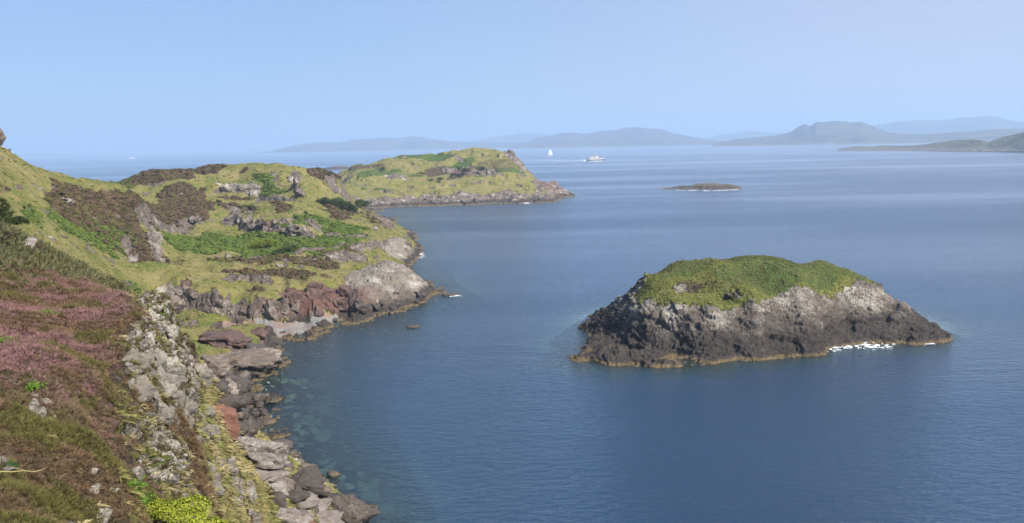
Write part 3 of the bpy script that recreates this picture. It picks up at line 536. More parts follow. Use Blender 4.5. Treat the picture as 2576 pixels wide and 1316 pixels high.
# ---------------------------------------------------------------- the sea
def sea_depth(x, y):
    d = np.hypot(x, y); h = np.full(len(x), -20.0); m = (d < 1000) & (x < 90)
    h[m] = hmain(x[m], y[m])
    m = (x > -2) & (x < 132) & (y > 150) & (y < 255); h[m] = np.maximum(h[m], hisl(x[m], y[m]))
    m = (x > -205) & (x < 75) & (y > 610) & (y < 1020); h[m] = np.maximum(h[m], hfar(x[m], y[m]))
    return np.maximum(-h, 0)
def build_sea():
    az = rad(1) * np.r_[-180:-50:6, -50:-32:1, np.arange(-32, 32.01, .16), 33:50:1, 50:181:6]
    d = np.r_[.5, 8, 20, np.exp(np.arange(math.log(30), math.log(90), .05)), np.exp(np.arange(math.log(90), math.log(420), .0065)), np.exp(np.arange(math.log(420), math.log(1000), .016)), np.exp(np.linspace(math.log(1000), math.log(23500), 30))]
    A, D = np.meshgrid(az, d); nr, nc = A.shape; x = (np.sin(A) * D).ravel(); y = (np.cos(A) * D).ravel(); dep = sea_depth(x, y)
    k = NT('sea_water')
    dp = k.attr('depth'); turb = k.noise(.05, 4, .6)
    op = k.math('SUBTRACT', 1.0, k.math('POWER', 2.718, k.math('MULTIPLY', dp, -.55))); op = k.math('MAXIMUM', op, .12)
    big = k.noise(.006, 4, .55, sx=(.35, 1, 1)); body = k.mix(k.ramp(big, .35, .65), (.006, .029, .066), (.010, .039, .084))
    shallow = k.mix(k.ramp(dp, 1.5, 7, 1, 0), body, (.012, .040, .058))
    w1 = k.noise(.7, 4, .62, sx=(.7, 1.2, 1)); w2 = k.noise(3.6, 3, .6, sx=(.8, 1.2, 1)); w3 = k.noise(.11, 3, .6, sx=(.7, 1.2, 1))
    hgt = k.math('ADD', k.math('MULTIPLY', w1, .42), k.math('ADD', k.math('MULTIPLY', w2, .15), k.math('MULTIPLY', w3, .4)))
    calm = k.ramp(k.noise(.0045, 4, .6, sx=(.22, 1, 1)), .42, .62, 1.1, .45)
    nb = k.bump(hgt, 1.15, calm)
    wash = k.math('MULTIPLY', k.ramp(dp, .1, .55, 1, 0), k.ramp(k.noise(1.1, 5, .7, sx=(1, .6, 1)), .56, .66)); shallow = k.mix(wash, shallow, (.55, .60, .60)); op = k.math('MAXIMUM', op, wash)
    dif = k.n('BsdfDiffuse', {'Color': shallow}); tr = k.n('BsdfTransparent', {'Color': (.55, .78, .74, 1)})
    m1 = k.n('MixShader', {0: op, 1: tr.outputs[0], 2: dif.outputs[0]})
    gl = k.n('BsdfGlossy', {'Color': (1, 1, 1, 1), 'Roughness': .2, 'Normal': nb}); fr = k.n('Fresnel', {'IOR': 1.333, 'Normal': nb})
    m2 = k.n('MixShader', {0: fr.outputs[0], 1: m1.outputs[0], 2: gl.outputs[0]}); k.t.links.new(m2.outputs[0], k.out.inputs[0])
    o = mesh_np('sea', np.stack([x, y, np.zeros(len(x))], 1), grid_faces(nr, nc), k.m, dict(depth=dep)); link(o, kind='structure', label='calm blue sea with fine ripples')
build_sea()

# ---------------------------------------------------------------- haze
def build_haze():
    v = np.array([(x, y, z) for z in (-21, 430) for y in (-9000, 24500) for x in (-19000, 19000)], float)
    o = mesh_np('haze', v, np.array([(0, 2, 3, 1), (4, 5, 7, 6), (0, 1, 5, 4), (2, 6, 7, 3), (0, 4, 6, 2), (1, 3, 7, 5)]), smooth=False)
    m = bpy.data.materials.new('haze'); m.use_nodes = True; t = m.node_tree; t.nodes.clear(); out = t.nodes.new('ShaderNodeOutputMaterial')
    pv = t.nodes.new('ShaderNodeVolumePrincipled'); pv.inputs['Color'].default_value = (.465, .645, .91, 1); pv.inputs['Density'].default_value = HAZE; pv.inputs['Anisotropy'].default_value = .1
    t.links.new(pv.outputs[0], out.inputs['Volume']); o.data.materials.append(m); link(o, kind='stuff', label='pale blue sea haze')
HAZE = 1.4e-4
build_haze()

# ---------------------------------------------------------------- ground cover of real leaves, tufts and clumps
def pick(full, wfun, n, seed):    # random places on a surface, weighted by cover and area
    V, F, nr, nc = full['V'], full['F'], full['nr'], full['nc']; r = np.random.default_rng(seed)
    a = V[F[:, 0]]; b = V[F[:, 1]]; c = V[F[:, 2]]; e = V[F[:, 3]]; cr = np.cross(c - a, e - b); ar = np.linalg.norm(cr, axis=1) * .5
    w_ = wfun(F[:, 0]) * ar; idx = r.choice(len(F), n, p=w_ / w_.sum()); s, t = r.random((n, 1)), r.random((n, 1))
    p = a[idx] * (1 - s) * (1 - t) + b[idx] * s * (1 - t) + c[idx] * s * t + e[idx] * (1 - s) * t
    nn = cr[idx] / (2 * ar[idx, None] + 1e-9); nn[nn[:, 2] < 0] *= -1; return p, nn, F[idx, 0]
def frames(nn, r, lean=.0):
    n = nn * (1 - lean) + np.array([0, 0, 1.0]) * lean; n /= np.linalg.norm(n, axis=1, keepdims=True)
    a = r.normal(size=n.shape); a -= (a * n).sum(1, keepdims=True) * n; a /= np.linalg.norm(a, axis=1, keepdims=True); return a, np.cross(n, a), n
def spread(name, protos, p, nn, size, tint, mat, label, seed, lean=.5, flat=1.0, parent=None, kind='stuff', down=None):
    r = np.random.default_rng(seed); X, Y, Z = frames(nn, r, lean); Vs, Fs, Ts, Cs = [], [], [], []; off = 0; which = r.integers(0, len(protos), len(p))
    for k, (pv, pf, pt) in enumerate(protos):
        m = which == k; q = m.sum()
        if not q: continue
        sz = size[m][:, None, None]
        v = p[m][:, None] + sz * (pv[None, :, :1] * X[m][:, None] + pv[None, :, 1:2] * Y[m][:, None] + flat * pv[None, :, 2:] * Z[m][:, None])
        if down is not None: v = v + (pt[None, :, None] ** 2) * sz * down
        Vs.append(v.reshape(-1, 3)); Fs.append((pf[None] + (np.arange(q) * len(pv))[:, None, None] + off).reshape(-1, 3)); off += q * len(pv)
        Ts.append(np.tile(pt, q)); Cs.append(np.repeat(tint[m], len(pv), axis=0))
    o = mesh_np(name, np.concatenate(Vs), np.concatenate(Fs), mat, dict(tip=np.concatenate(Ts), tint=np.concatenate(Cs)), smooth=False)
    return link(o, parent, kind=kind, label=label)
def sprig_proto(n, seed, wd=.07, up=.35, dome=True):      # a bushy tuft: stiff sprigs round a dome
    r = np.random.default_rng(seed); V, F, T = [], [], []
    for i in range(n):
        a = r.random() * 2 * math.pi; el = math.asin(min(1, up + (1 - up) * r.random())); d = np.array([math.cos(a) * math.cos(el), math.sin(a) * math.cos(el), math.sin(el)])
        b = np.cross(d, r.normal(size=3)); b /= np.linalg.norm(b); L = .75 + .4 * r.random(); o = d * (.25 if dome else .02) * r.random() + np.array([r.normal() * .12, r.normal() * .12, -.05]); k = len(V)
        V += [o - b * wd, o + b * wd, o + d * L * .55 + b * wd * 1.25, o + d * L]; F += [(k, k + 1, k + 2), (k, k + 2, k + 3)]; T += [0, 0, .6, 1]
    return np.array(V), np.array(F), np.array(T, float)
def clump_proto(seed, squash=.7, jag=.3):                 # an uneven low clump for cover seen from far off
    r = np.random.default_rng(seed); rings, seg = 3, 7; V = [(0, 0, squash * (1 + r.normal() * jag * .4))]; F = []
    for i in range(1, rings + 1):
        ph = i / rings * math.pi * .58
        for j in range(seg):
            a = (j + .5 * (i % 2)) / seg * 2 * math.pi; q = 1 + r.normal() * jag; V.append((math.sin(ph) * math.cos(a) * q, math.sin(ph) * math.sin(a) * q, math.cos(ph) * squash * q))
    for j in range(seg): F.append((0, 1 + j, 1 + (j + 1) % seg))
    for i in range(rings - 1):
        for j in range(seg):
            a, b, c, d = 1 + i * seg + j, 1 + i * seg + (j + 1) % seg, 1 + (i + 1) * seg + j, 1 + (i + 1) * seg + (j + 1) % seg; F += [(a, c, b), (b, c, d)]
    V = np.array(V); return V, np.array(F), np.clip(V[:, 2] / squash, 0, 1)
def leaf_material(name, rough=.8, trans=.25):
    k = NT(name); t = k.n('Attribute', attribute_name='tint').outputs['Color']; tip = k.attr('tip'); n = k.noise(9, 2, .6)
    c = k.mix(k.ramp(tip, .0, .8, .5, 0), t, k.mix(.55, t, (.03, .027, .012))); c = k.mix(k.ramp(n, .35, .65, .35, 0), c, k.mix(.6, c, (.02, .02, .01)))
    d = k.n('BsdfDiffuse', {'Color': c}); tr = k.n('BsdfTranslucent', {'Color': c}); m = k.n('MixShader', {0: trans, 1: d.outputs[0], 2: tr.outputs[0]}); k.t.links.new(m.outputs[0], k.out.inputs[0]); return k.m
M_leaf = leaf_material('leaves')
def lerp(a, b, t): return np.array(a) * (1 - t[:, None]) + np.array(b) * t[:, None]
SPRIG = [sprig_proto(22, i, .05) for i in range(5)]; CLUMP = [clump_proto(i) for i in range(6)]; CLUMPF = [clump_proto(20 + i, .45, .35) for i in range(6)]
BLADE = [sprig_proto(9, 40 + i, .035, .45, False) for i in range(4)]
names = ('V', 'n0', 'rk', 'he', 'br', 'pu', 'dd', 'gv', 'nr', 'nc', 'F'); MF = dict(zip(names, MAIN)); IF = dict(zip(('V', 'n0', 'rk', 'he', 'br', 'g', 'nr', 'nc', 'F'), IFULL))
az_ = np.degrees(np.arctan2(MF['V'][:, 0], MF['V'][:, 1])); near = (MF['dd'] < 100) & (MF['dd'] > 20) & (az_ > -34)
nrk = sm(.5, .25, MF['rk'])
# knoll heather: purple, rusty brown and green sprigs
p, nn, i = pick(MF, lambda f: near[f] * np.clip(MF['he'][f], 0, 1) * nrk[f] * (MF['dd'][f] > 24) / MF['dd'][f], 19000, 1)
r = np.random.default_rng(2); q = fbm(p[:, 0] / 3.2, p[:, 1] / 2.2, o=4, s=501); q2 = fbm(p[:, 0] / 1.8, p[:, 1] / 1.8, o=3, s=502)
t = lerp((.14, .09, .052), (.23, .155, .095), r.random(len(p)))
g = sm(.0 , .25, q2 + .18 * sm(52, 40, MF['dd'][i])) * .85; t = t * (1 - g[:, None]) + g[:, None] * lerp((.10, .11, .03), (.16, .15, .05), r.random(len(p)))
f = sm(-.22, .18, q + r.normal(size=len(p)) * .12) * np.clip(MF['pu'][i], 0, 1); t = t * (1 - .9 * f[:, None]) + .9 * f[:, None] * lerp((.26, .145, .135), (.35, .20, .205), r.random(len(p)))
t *= (.8 + .4 * r.random(len(p)))[:, None]
spread('heather', SPRIG, p, nn, (.15 + .17 * r.random(len(p)) ** 1.5 + .09 * sm(-.2, .3, q2)) * (.35 + MF['dd'][i] / 85), t, M_leaf, 'flowering purple and brown heather covering the near knoll', 3, .55)
# grey-green willow scrub behind the heather on the left
p, nn, i = pick(MF, lambda f: near[f] * (MF['dd'][f] > 62) * sm(66, 76, MF['dd'][f] + (az_[f] + 31) * -1.5) * nrk[f], 3600, 5)
spread('low_scrub', [sprig_proto(16, 70 + k, .10, .2) for k in range(4)], p, nn, .35 + .45 * r.random(len(p)), lerp((.10, .105, .05), (.15, .15, .075), r.random(len(p))), M_leaf, 'grey green scrub behind the heather', 6, .6)
# hanging grass on the cliff
p, nn, i = pick(MF, lambda f: near[f] * (1 - np.clip(MF['he'][f], 0, 1)) * sm(.98, .6, MF['rk'][f]) * (MF['V'][f, 2] > 5), 15000, 8)
r = np.random.default_rng(9); q = fbm(p[:, 0] / 3, p[:, 1] / 3, o=3, s=510) + .12 * (p[:, 0] + 20) / 4
spread('cliff_grass', BLADE, p, nn, (.25 + .38 * r.random(len(p))) * (.3 + MF['dd'][i] / 90), lerp((.36, .30, .16), (.25, .25, .09), sm(-.2, .3, q)) * (.8 + .4 * r.random(len(p)))[:, None], M_leaf, 'straw coloured grass hanging on the near cliff', 10, .45, down=np.array([.35, -.1, -.55]))
# scattered grass and heather in the rocks
p, nn, i = pick(MF, lambda f: near[f] * sm(.4, .8, MF['rk'][f]) * (MF['V'][f, 2] > 8), 4500, 12)
spread('rock_tufts', SPRIG, p, nn, .12 + .25 * r.random(len(p)) ** 2, lerp((.16, .14, .06), (.09, .075, .04), r.random(len(p))), M_leaf, 'small tufts rooted in the cliff rock', 13, .3)
far = (MF['dd'] > 125) & (MF['V'][:, 2] > 1.5) & (az_ > -33) & (MF['dd'] < 520)
p, nn, i = pick(MF, lambda f: far[f] * sm(.45, .8, MF['he'][f]) * nrk[f] / MF['dd'][f], 13000, 15); r = np.random.default_rng(16)
spread('brown_heather', CLUMP, p, nn, (.3 + .65 * r.random(len(p)) ** 2) * (MF['dd'][i] / 300 + .25), lerp((.075, .052, .036), (.15, .10, .068), r.random(len(p))) * lerp((1, 1, 1), (.8, 1.15, .6), sm(.4, .9, r.random(len(p)))), M_leaf, 'brown heather on the far slopes of the headland', 17, .6)
p, nn, i = pick(MF, lambda f: far[f] * sm(.45, .8, MF['br'][f]) * nrk[f] / MF['dd'][f], 11000, 18)
spread('bracken', CLUMP, p, nn, (.35 + .55 * r.random(len(p)) ** 2) * (MF['dd'][i] / 300 + .25), lerp((.07, .105, .022), (.13, .175, .04), r.random(len(p))), M_leaf, 'bright green bracken in the hollow', 19, .6)
r = np.random.default_rng(20); p, nn, i = pick(MF, lambda f: far[f] * (MF['he'][f] < .5) * (MF['br'][f] < .5) * nrk[f] * (MF['gv'][f] < .3) / MF['dd'][f], 8000, 21)
spread('tussock_grass', CLUMPF, p, nn, (.15 + .35 * r.random(len(p)) ** 2) * (MF['dd'][i] / 300 + .3), lerp((.145, .175, .045), (.30, .265, .10), r.random(len(p))), M_leaf, 'tussocks of yellow green grass on the headland', 22, .5)
# islet cover
ny = IF['V'][:, 1] < 232
p, nn, i = pick(IF, lambda f: ny[f] * sm(.4, .8, IF['br'][f]) * sm(.5, .2, IF['rk'][f]), 12000, 25); r = np.random.default_rng(26); q = fbm(p[:, 0] / 6, p[:, 1] / 6, o=3, s=520)
spread('islet_bracken', CLUMP, p, nn, .08 + .2 * r.random(len(p)) ** 2, lerp((.14, .14, .055), (.20, .195, .08), sm(-.3, .3, q)) * (.82 + .36 * r.random(len(p)))[:, None], M_leaf, 'dark olive bracken on the islet top', 27, .6)
p, nn, i = pick(IF, lambda f: ny[f] * IF['g'][f] * (IF['br'][f] < .5) * sm(.5, .2, IF['rk'][f]), 6000, 28)
spread('islet_grass', CLUMPF, p, nn, .10 + .2 * r.random(6000) ** 2, lerp((.14, .16, .035), (.20, .20, .06), r.random(6000)), M_leaf, 'bright short grass on the islet', 29, .6)

# ---------------------------------------------------------------- boulders
def ico(sub):
    import bmesh
    b = bmesh.new(); bmesh.ops.create_icosphere(b, subdivisions=sub, radius=1); V = np.array([v.co[:] for v in b.verts]); F = np.array([[v.index for v in f.verts] for f in b.faces]); b.free(); return V, F
ICO = {s: ico(s) for s in (2, 3, 4, 5)}
def rock_shape(seed, sub=3, boxy=.55, rough=1.0):
    V, F = ICO[sub]; r = np.random.default_rng(seed); V = V.copy()
    m = np.abs(V).max(1, keepdims=True); V = V / (np.linalg.norm(V, axis=1, keepdims=True) * (1 - boxy) + m * boxy)
    for k in range(13):                       # planes struck off
        d = r.normal(size=3); d /= np.linalg.norm(d); h = .52 + .34 * r.random(); s = V @ d - h; V -= np.where(s > 0, s * .97, 0)[:, None] * d
    V *= 1.18
    b1, c1 = blocks(V + 7.3 * seed, .8, seed); b2, c2 = blocks(V - 3.1 * seed, .33, seed + 3)
    V *= (1 + rough * (b1 * .22 - sm(.1, 0, c1) * .08 + b2 * .09 - sm(.08, 0, c2) * .04 + fbm(V[:, 0] * 5 + seed, V[:, 1] * 5, V[:, 2] * 5, o=3, s=seed) * .03))[:, None]
    return V, F
M_dark = rock_material('wet_dark_rock', dark_top=2.2, dark_soft=2.0, base=(.075, .064, .056), warm=(.055, .042, .035), lich=(.20, .18, .15), lichmin=.57, tan=.35, scale=1.6)
M_pale = rock_material('lichened_rock', dark_top=.7, dark_soft=.8, base=(.27, .245, .22), warm=(.20, .165, .145), lich=(.42, .40, .35), lichmin=.52, tan=.3, scale=1.4, bed=.35)
M_brown = rock_material('brown_rock', dark_top=1.6, dark_soft=1.6, base=(.17, .135, .11), warm=(.11, .08, .06), lich=(.36, .32, .27), lichmin=.53, tan=.5, scale=1.2)
def plain_rock(name, a, b):
    k = NT(name); n = k.noise(1.3, 5, .65); n2 = k.noise(6, 4, .7); c = k.mix(k.ramp(n, .35, .65), a, b); c = k.mix(k.ramp(n2, .35, .6, .5, 0), c, (.04, .03, .025)); k.principled(c, .75, k.bump(n2, .1), .3); return k.m
M_redr = plain_rock('red_rock', (.21, .095, .065), (.15, .072, .055)); M_redd = plain_rock('dark_red_rock', (.135, .078, .065), (.075, .05, .045)); M_under = plain_rock('submerged_stone', (.50, .52, .36), (.34, .40, .26))
def boulder(U, V, wU, hr, mat, label, seed, rot=0, tilt=0, dr=.8, name='boulder', sub=4, group=None, sink=.3, z=None, d=None, cat='boulder', rough=1.0, boxy=.55):
    g = np.array(hit(hlow, U, V + wU * hr * .35)) if z is None and d is None else P(U, V, z=z, d=d)
    dist = math.hypot(g[0], g[1]); wm = wU / 2.5156 / FPX * math.hypot(dist, 45 - g[2]); Vs, F = rock_shape(seed, sub, boxy, rough)
    S = np.array([wm / 2, wm / 2 * dr, wm * hr / 2 * 1.15]); Vs = Vs * S; ct, st = math.cos(rad(tilt)), math.sin(rad(tilt)); Vs = Vs @ np.array([[ct, 0, -st], [0, 1, 0], [st, 0, ct]])
    a = rad(rot) - math.atan2(g[0], g[1]) ; c_, s_ = math.cos(a), math.sin(a); Vs = Vs @ np.array([[c_, s_, 0], [-s_, c_, 0], [0, 0, 1]])
    o = mesh_np(name, Vs, F, mat, smooth=False if sub < 3 else True); o.location = (g[0], g[1], g[2] + S[2] * (1 - 2 * sink)); link(o, label=label, cat=cat, group=group); return o
B = boulder
B(637, 1133, 128, .52, M_pale, 'largest pale grey slabby boulder at the cliff foot, cracked across', 1, 5, 14, sub=5)
B(668, 1192, 110, .34, M_pale, 'long pale wedge of rock just below the largest boulder', 2, -8, 12, sub=5)
B(675, 1150, 46, .9, M_pale, 'rounded grey boulder wedged against the right end of the largest boulder', 3)
B(707, 1122, 56, .55, M_dark, 'dark wet boulder standing in water right of the largest pale boulder', 4, tilt=6)
B(738, 1150, 30, .7, M_dark, 'small dark boulder in the water below the dark wet one', 5)
B(763, 1183, 52, .8, M_brown, 'brown block with a mossy flat top at the waterline', 6)
B(755, 1220, 100, .5, M_dark, 'broad black wet boulder beneath the brown mossy block', 7, tilt=14, sub=5)
B(738, 1250, 68, .5, M_dark, 'black boulder in shadow left of the pale ones', 8)
B(690, 1222, 60, .5, M_pale, 'pale angular boulder under the long wedge of rock', 9, tilt=10)
B(752, 1262, 86, .38, M_pale, 'flat pale boulder lying over a dark gap', 10, tilt=4)
B(798, 1272, 62, .72, M_pale, 'blocky pale boulder beside the big dark brown slab', 11)
B(880, 1290, 128, .55, M_dark, 'big dark brown wet slab at the bottom of the shore', 12, -12, 18, sub=5, sink=.25)
B(728, 1300, 92, .6, M_pale, 'pale cracked boulder at the bottom edge near the grass', 13, sub=5)
B(820, 1312, 90, .5, M_pale, 'pale boulder half cut off by the bottom edge, left of the dark slab', 14)
B(783, 1318, 36, .6, M_redr, 'small reddish boulder between pale ones at the bottom edge', 15)
B(838, 1192, 36, .6, M_brown, 'brownish boulder awash by itself off the shore', 16, sink=.4, z=-.1)
B(567, 1066, 96, .75, M_redr, 'smooth rusty red boulder at the cliff foot', 17, tilt=22, sub=4, rough=.4, boxy=.3)
B(604, 962, 66, .45, M_dark, 'dark slanting block above the boulder field', 18, tilt=18)
B(562, 978, 60, .7, M_brown, 'rounded brown boulder next to the dark slanting block', 19)
B(650, 1004, 46, .45, M_brown, 'flat brown rock standing out at the edge of the boulder field', 20)
B(685, 1008, 30, .4, M_dark, 'small flat rock farthest out in the water by the boulder field', 21)
B(690, 858, 26, .7, M_dark, 'single small dark boulder on the pebble beach', 22, sub=3)
B(905, 808, 34, .3, M_brown, 'low flat rock at the foot of the promontory cliff', 23, z=0.1, sub=3)
B(1037, 823, 30, .3, M_dark, 'small dark rock awash alone in the bay', 24, z=.0, sub=3)
B(1135, 741, 44, .10, M_dark, 'thin reef just awash off the promontory tip', 25, z=0, sub=3)
B(585, 852, 128, .24, M_redd, 'long low dark red rock outcrop on the pebble beach', 26, tilt=4, dr=1.1, name='rock_outcrop', cat='outcrop', sub=5, sink=.4)
B(650, 836, 56, .5, M_redd, 'knob at the right end of the dark red outcrop', 27, name='rock_outcrop', cat='outcrop', sub=4, sink=.4)
B(614, 900, 140, .46, M_brown, 'bulky grey brown outcrop with cracked face at the water', 28, dr=.8, name='rock_outcrop', cat='outcrop', sub=5, sink=.35)
B(540, 912, 92, .8, M_brown, 'tall brown outcrop close behind the near cliff', 29, dr=.8, name='rock_outcrop', cat='outcrop', sub=5, sink=.35)
B(655, 878, 70, .4, M_dark, 'dark shelf of rock right of the bulky outcrop', 30, name='rock_outcrop', cat='outcrop', sub=4, sink=.4)
B(-2, 354, 22, 1.8, M_brown, 'brown rock crag crowning the hill at the left edge', 31, d=291, name='crag', cat='crag', sub=4, sink=.3)
B(170, 507, 32, .5, M_pale, 'white rock in the heather on the left slope', 32, name='rock', cat='rock', sub=3)
B(73, 614, 30, .9, M_pale, 'pale rock at the edge of the scrub on the left', 33, name='rock', cat='rock', sub=3)
B(250, 700, 22, .5, M_pale, 'low pale rock in the grass left of the cliffs', 34, name='rock', cat='rock', sub=3)
B(330, 655, 24, .8, M_pale, 'white rock at the foot of the brown ridge', 35, name='rock', cat='rock', sub=3)
shapes = []
for k in range(7):
    Vs, F = rock_shape(60 + k, 2 if k % 2 else 3, .5); me = mesh_np('boulder', Vs * (1, .8, .62), F, (M_dark, M_brown, M_dark, M_dark, M_brown, M_dark, M_pale)[k]).data; shapes.append(me)
def strew(n, poly, lo, hi, label, group, seed, pool=(0, 1, 2, 3, 4, 5), z=None, cat='boulder', name='boulder', mats=None):
    r = random.Random(seed); us = [q[0] for q in poly]; vs = [q[1] for q in poly]; c = 0
    A = np.array(poly, float)
    while c < n:
        U, V = r.uniform(min(us), max(us)), r.uniform(min(vs), max(vs))
        if poly_sd(np.array([U]), np.array([V]), A)[0] < 0: continue
        g = P(U, V, z=z) if z is not None else hit(hlow, U, V); s = r.uniform(lo, hi) ** 1.0 * (1 if r.random() < .8 else 1.5)
        o = bpy.data.objects.new(name, shapes[r.choice(pool)]); o.location = (g[0], g[1], g[2] + s * .18 if cat != 'stone' else -.3 - s * .62); o.scale = (s, s, s * r.uniform(.8, 1.2)); o.rotation_euler = (r.uniform(-.3, .3), r.uniform(-.3, .3), r.uniform(0, 6.3))
        link(o, label=label, cat=cat, group=group); c += 1
strew(40, [(545,985),(600,985),(640,1010),(620,1040),(560,1030)], .35, .95, 'dark boulder in the upper boulder field below the slanting block', 'dark boulders of the upper boulder field', 1)
strew(38, [(575,1040),(620,1035),(640,1060),(615,1098),(590,1090)], .35, .95, 'dark boulder close beside the rusty red boulder', 'dark boulders beside the red boulder', 8)
strew(26, [(640,1005),(688,1020),(690,1060),(660,1085),(635,1060)], .3, .9, 'wet dark boulder at the outer water edge of the boulder field', 'wet boulders at the outer edge of the boulder field', 9)
strew(16, [(560,935),(610,945),(625,965),(560,990)], .5, 1.2, 'brown boulder at the foot of the tall outcrop', 'brown boulders below the tall outcrop', 2)
strew(46, [(690,1110),(735,1150),(800,1210),(850,1265),(800,1300),(740,1316),(690,1260),(650,1190)], .35, 1.0, 'boulder filling the gaps between the big shore boulders', 'boulders between the big ones on the near shore', 3, (0, 1, 4, 6, 5, 6))
strew(14, [(700,835),(800,812),(860,800),(850,815),(780,845),(700,862)], .3, .8, 'low stone along the water edge of the beach', 'stones along the beach edge', 4)
strew(8, [(880,800),(960,795),(1040,775),(1060,770),(1000,790)], .5, 1.3, 'dark stone in the water under the promontory', 'stones under the promontory', 5, z=0)
"""submerged pale stones"""
shapes2 = [mesh_np('submerged_stone', rock_shape(90 + k, 3, .4)[0] * (1, .9, .45), ICO[3][1], M_under).data for k in range(3)]
B(972, 1268, 56, .45, M_under, 'big pale green boulder lying under water near the bottom', 41, name='submerged_stone', cat='stone', z=-1.0, sink=.5, sub=4)
_s = shapes; shapes = shapes2
strew(34, [(700,900),(820,930),(830,1040),(800,1130),(740,1110),(700,1000)], .7, 1.5, 'pale stone seen through the water of the inlet', 'pale stones under the inlet water', 6, (0, 1, 2), z=-1.15, cat='stone', name='submerged_stone')
strew(14, [(800,1140),(900,1170),(1000,1240),(900,1250),(800,1210)], .6, 1.4, 'pale green stone under water off the near boulders', 'pale green stones under water off the near boulders', 7, (0, 1, 2), z=-1.1, cat='stone', name='submerged_stone')
shapes = _s

# ---------------------------------------------------------------- rocks standing out of the slopes
M_lich = rock_material('cliff_rock', dark_top=.3, dark_soft=.4, base=(.25, .235, .195), warm=(.19, .165, .13), lich=(.33, .31, .265), lichmin=.53, tan=0, scale=1.4, bed=.3)
def embed(n, poly, lo, hi, mat, label, group, seed, name='rock', cat='rock', zs=.8, tilt=.35, pool=4, sub=3, sink=.15):
    r = random.Random(seed); mes = [mesh_np(name, rock_shape(seed * 10 + k, sub, .85, 1.0)[0] * (1, .75, zs), ICO[sub][1], mat, smooth=False).data for k in range(pool)]; A = np.array(poly, float); c = 0
    while c < n:
        U, V = r.uniform(A[:, 0].min(), A[:, 0].max()), r.uniform(A[:, 1].min(), A[:, 1].max())
        if poly_sd(np.array([U]), np.array([V]), A)[0] < 0: continue
        g = hit(hlow, U, V); s = lo + (hi - lo) * r.random() ** 2; s *= .9; o = bpy.data.objects.new(name, r.choice(mes)); o.location = (g[0], g[1], g[2] - s * sink); o.scale = (s, s, s)
        o.rotation_euler = (r.uniform(-tilt, tilt), r.uniform(-tilt, tilt), r.uniform(0, 6.3)); link(o, HEAD); c += 1
embed(64, [(340,860),(410,815),(470,870),(520,960),(520,1040),(480,1080),(430,1060),(350,1010),(310,930)], .2, .8, M_lich, 'pale lichened rock standing out of the near cliff face', 'pale rocks of the near cliff face', 11, zs=1.3)
embed(34, [(430,1080),(520,1040),(590,1150),(640,1250),(660,1316),(580,1316),(500,1200)], .2, .7, M_lich, 'grey rock on the lower edge of the near cliff', 'grey rocks on the lower edge of the near cliff', 12, zs=1.3)
embed(30, [(100,1130),(240,1100),(300,1200),(280,1250),(150,1210)], .12, .42, M_lich, 'pale stone among the heather low on the knoll', 'pale stones in the heather low on the knoll', 13)
embed(14, [(0,960),(120,990),(190,1050),(40,1060)], .12, .45, M_lich, 'pale stone among green heather at the left edge', 'pale stones in the heather at the left edge', 14)
embed(6, [(300,780),(350,760),(390,795),(370,815)], .3, .7, M_lich, 'pale rock on the brow of the heather knoll', 'pale rocks on the knoll brow', 15)
M_ledge = rock_material('ledge_rock', dark_top=1.2, dark_soft=1.2, base=(.16, .13, .11), warm=(.115, .082, .066), lich=(.36, .33, .28), lichmin=.52, tan=.5, scale=.8)
embed(26, [(575,535),(640,545),(720,562),(795,572),(800,590),(700,588),(620,568),(580,552)], 1.6, 4.6, M_ledge, 'brown block in the long ledge above the bracken', 'blocks of the long brown ledge above the bracken', 16, name='rock_outcrop', cat='outcrop', zs=.8, tilt=.2, sink=.1)
embed(34, [(355,725),(450,720),(560,750),(650,765),(760,770),(760,792),(600,795),(450,785),(360,750)], 1.2, 3.2, M_ledge, 'brown block in the low cliff behind the pebble beach', 'blocks of the low cliff behind the beach', 17, name='rock_outcrop', cat='outcrop', zs=.9, tilt=.25)
embed(16, [(870,750),(960,740),(1060,735),(1100,745),(1020,770),(900,790)], 1.0, 2.6, M_dark, 'dark block at the foot of the pale promontory', 'dark blocks at the promontory foot', 18, name='rock_outcrop', cat='outcrop', zs=.7, tilt=.25)
embed(12, [(890,690),(950,668),(1020,680),(1050,710),(960,740),(900,735)], 1.2, 3.2, M_pale, 'pale slab on the promontory', 'pale slabs of the promontory', 19, name='rock_outcrop', cat='outcrop', zs=.5, tilt=.2, sink=.25)
embed(20, [(950,600),(1005,590),(1050,630),(1045,655),(980,655),(870,650),(830,640)], 1.2, 3.4, M_ledge, 'brown block of the second headland', 'blocks of the second headland', 20, name='rock_outcrop', cat='outcrop', zs=.7, tilt=.25)
embed(16, [(700,745),(790,725),(865,720),(870,780),(800,780),(720,765)], 1.2, 3.0, M_redd, 'dark red block in the red cliff left of the pale promontory', 'dark red blocks of the red cliff', 26, name='rock_outcrop', cat='outcrop', zs=.9, tilt=.2)
embed(10, [(545,470),(640,462),(660,490),(570,482)], 2.0, 4.0, M_lich, 'pale block in the crag on the knoll', 'pale blocks of the knoll crag', 21, name='rock_outcrop', cat='outcrop', zs=.8, tilt=.2)
embed(12, [(375,565),(400,600),(415,665),(395,665),(375,620)], 1.0, 2.4, M_lich, 'pale rock on the steep edge of the brown ridge', 'pale rocks on the edge of the brown ridge', 22, zs=1.2)
embed(8, [(700,438),(745,445),(765,495),(745,485)], 1.6, 3.4, M_ledge, 'grey rib of rock on the right knoll', 'grey ribs on the right knoll', 23, zs=1.5)
embed(22, [(430,665),(560,690),(700,680),(840,660),(850,640),(700,655),(640,668),(480,660)], .4, 1.3, M_pale, 'small pale rock in the grass of the platform', 'small pale rocks on the grassy platform', 24)
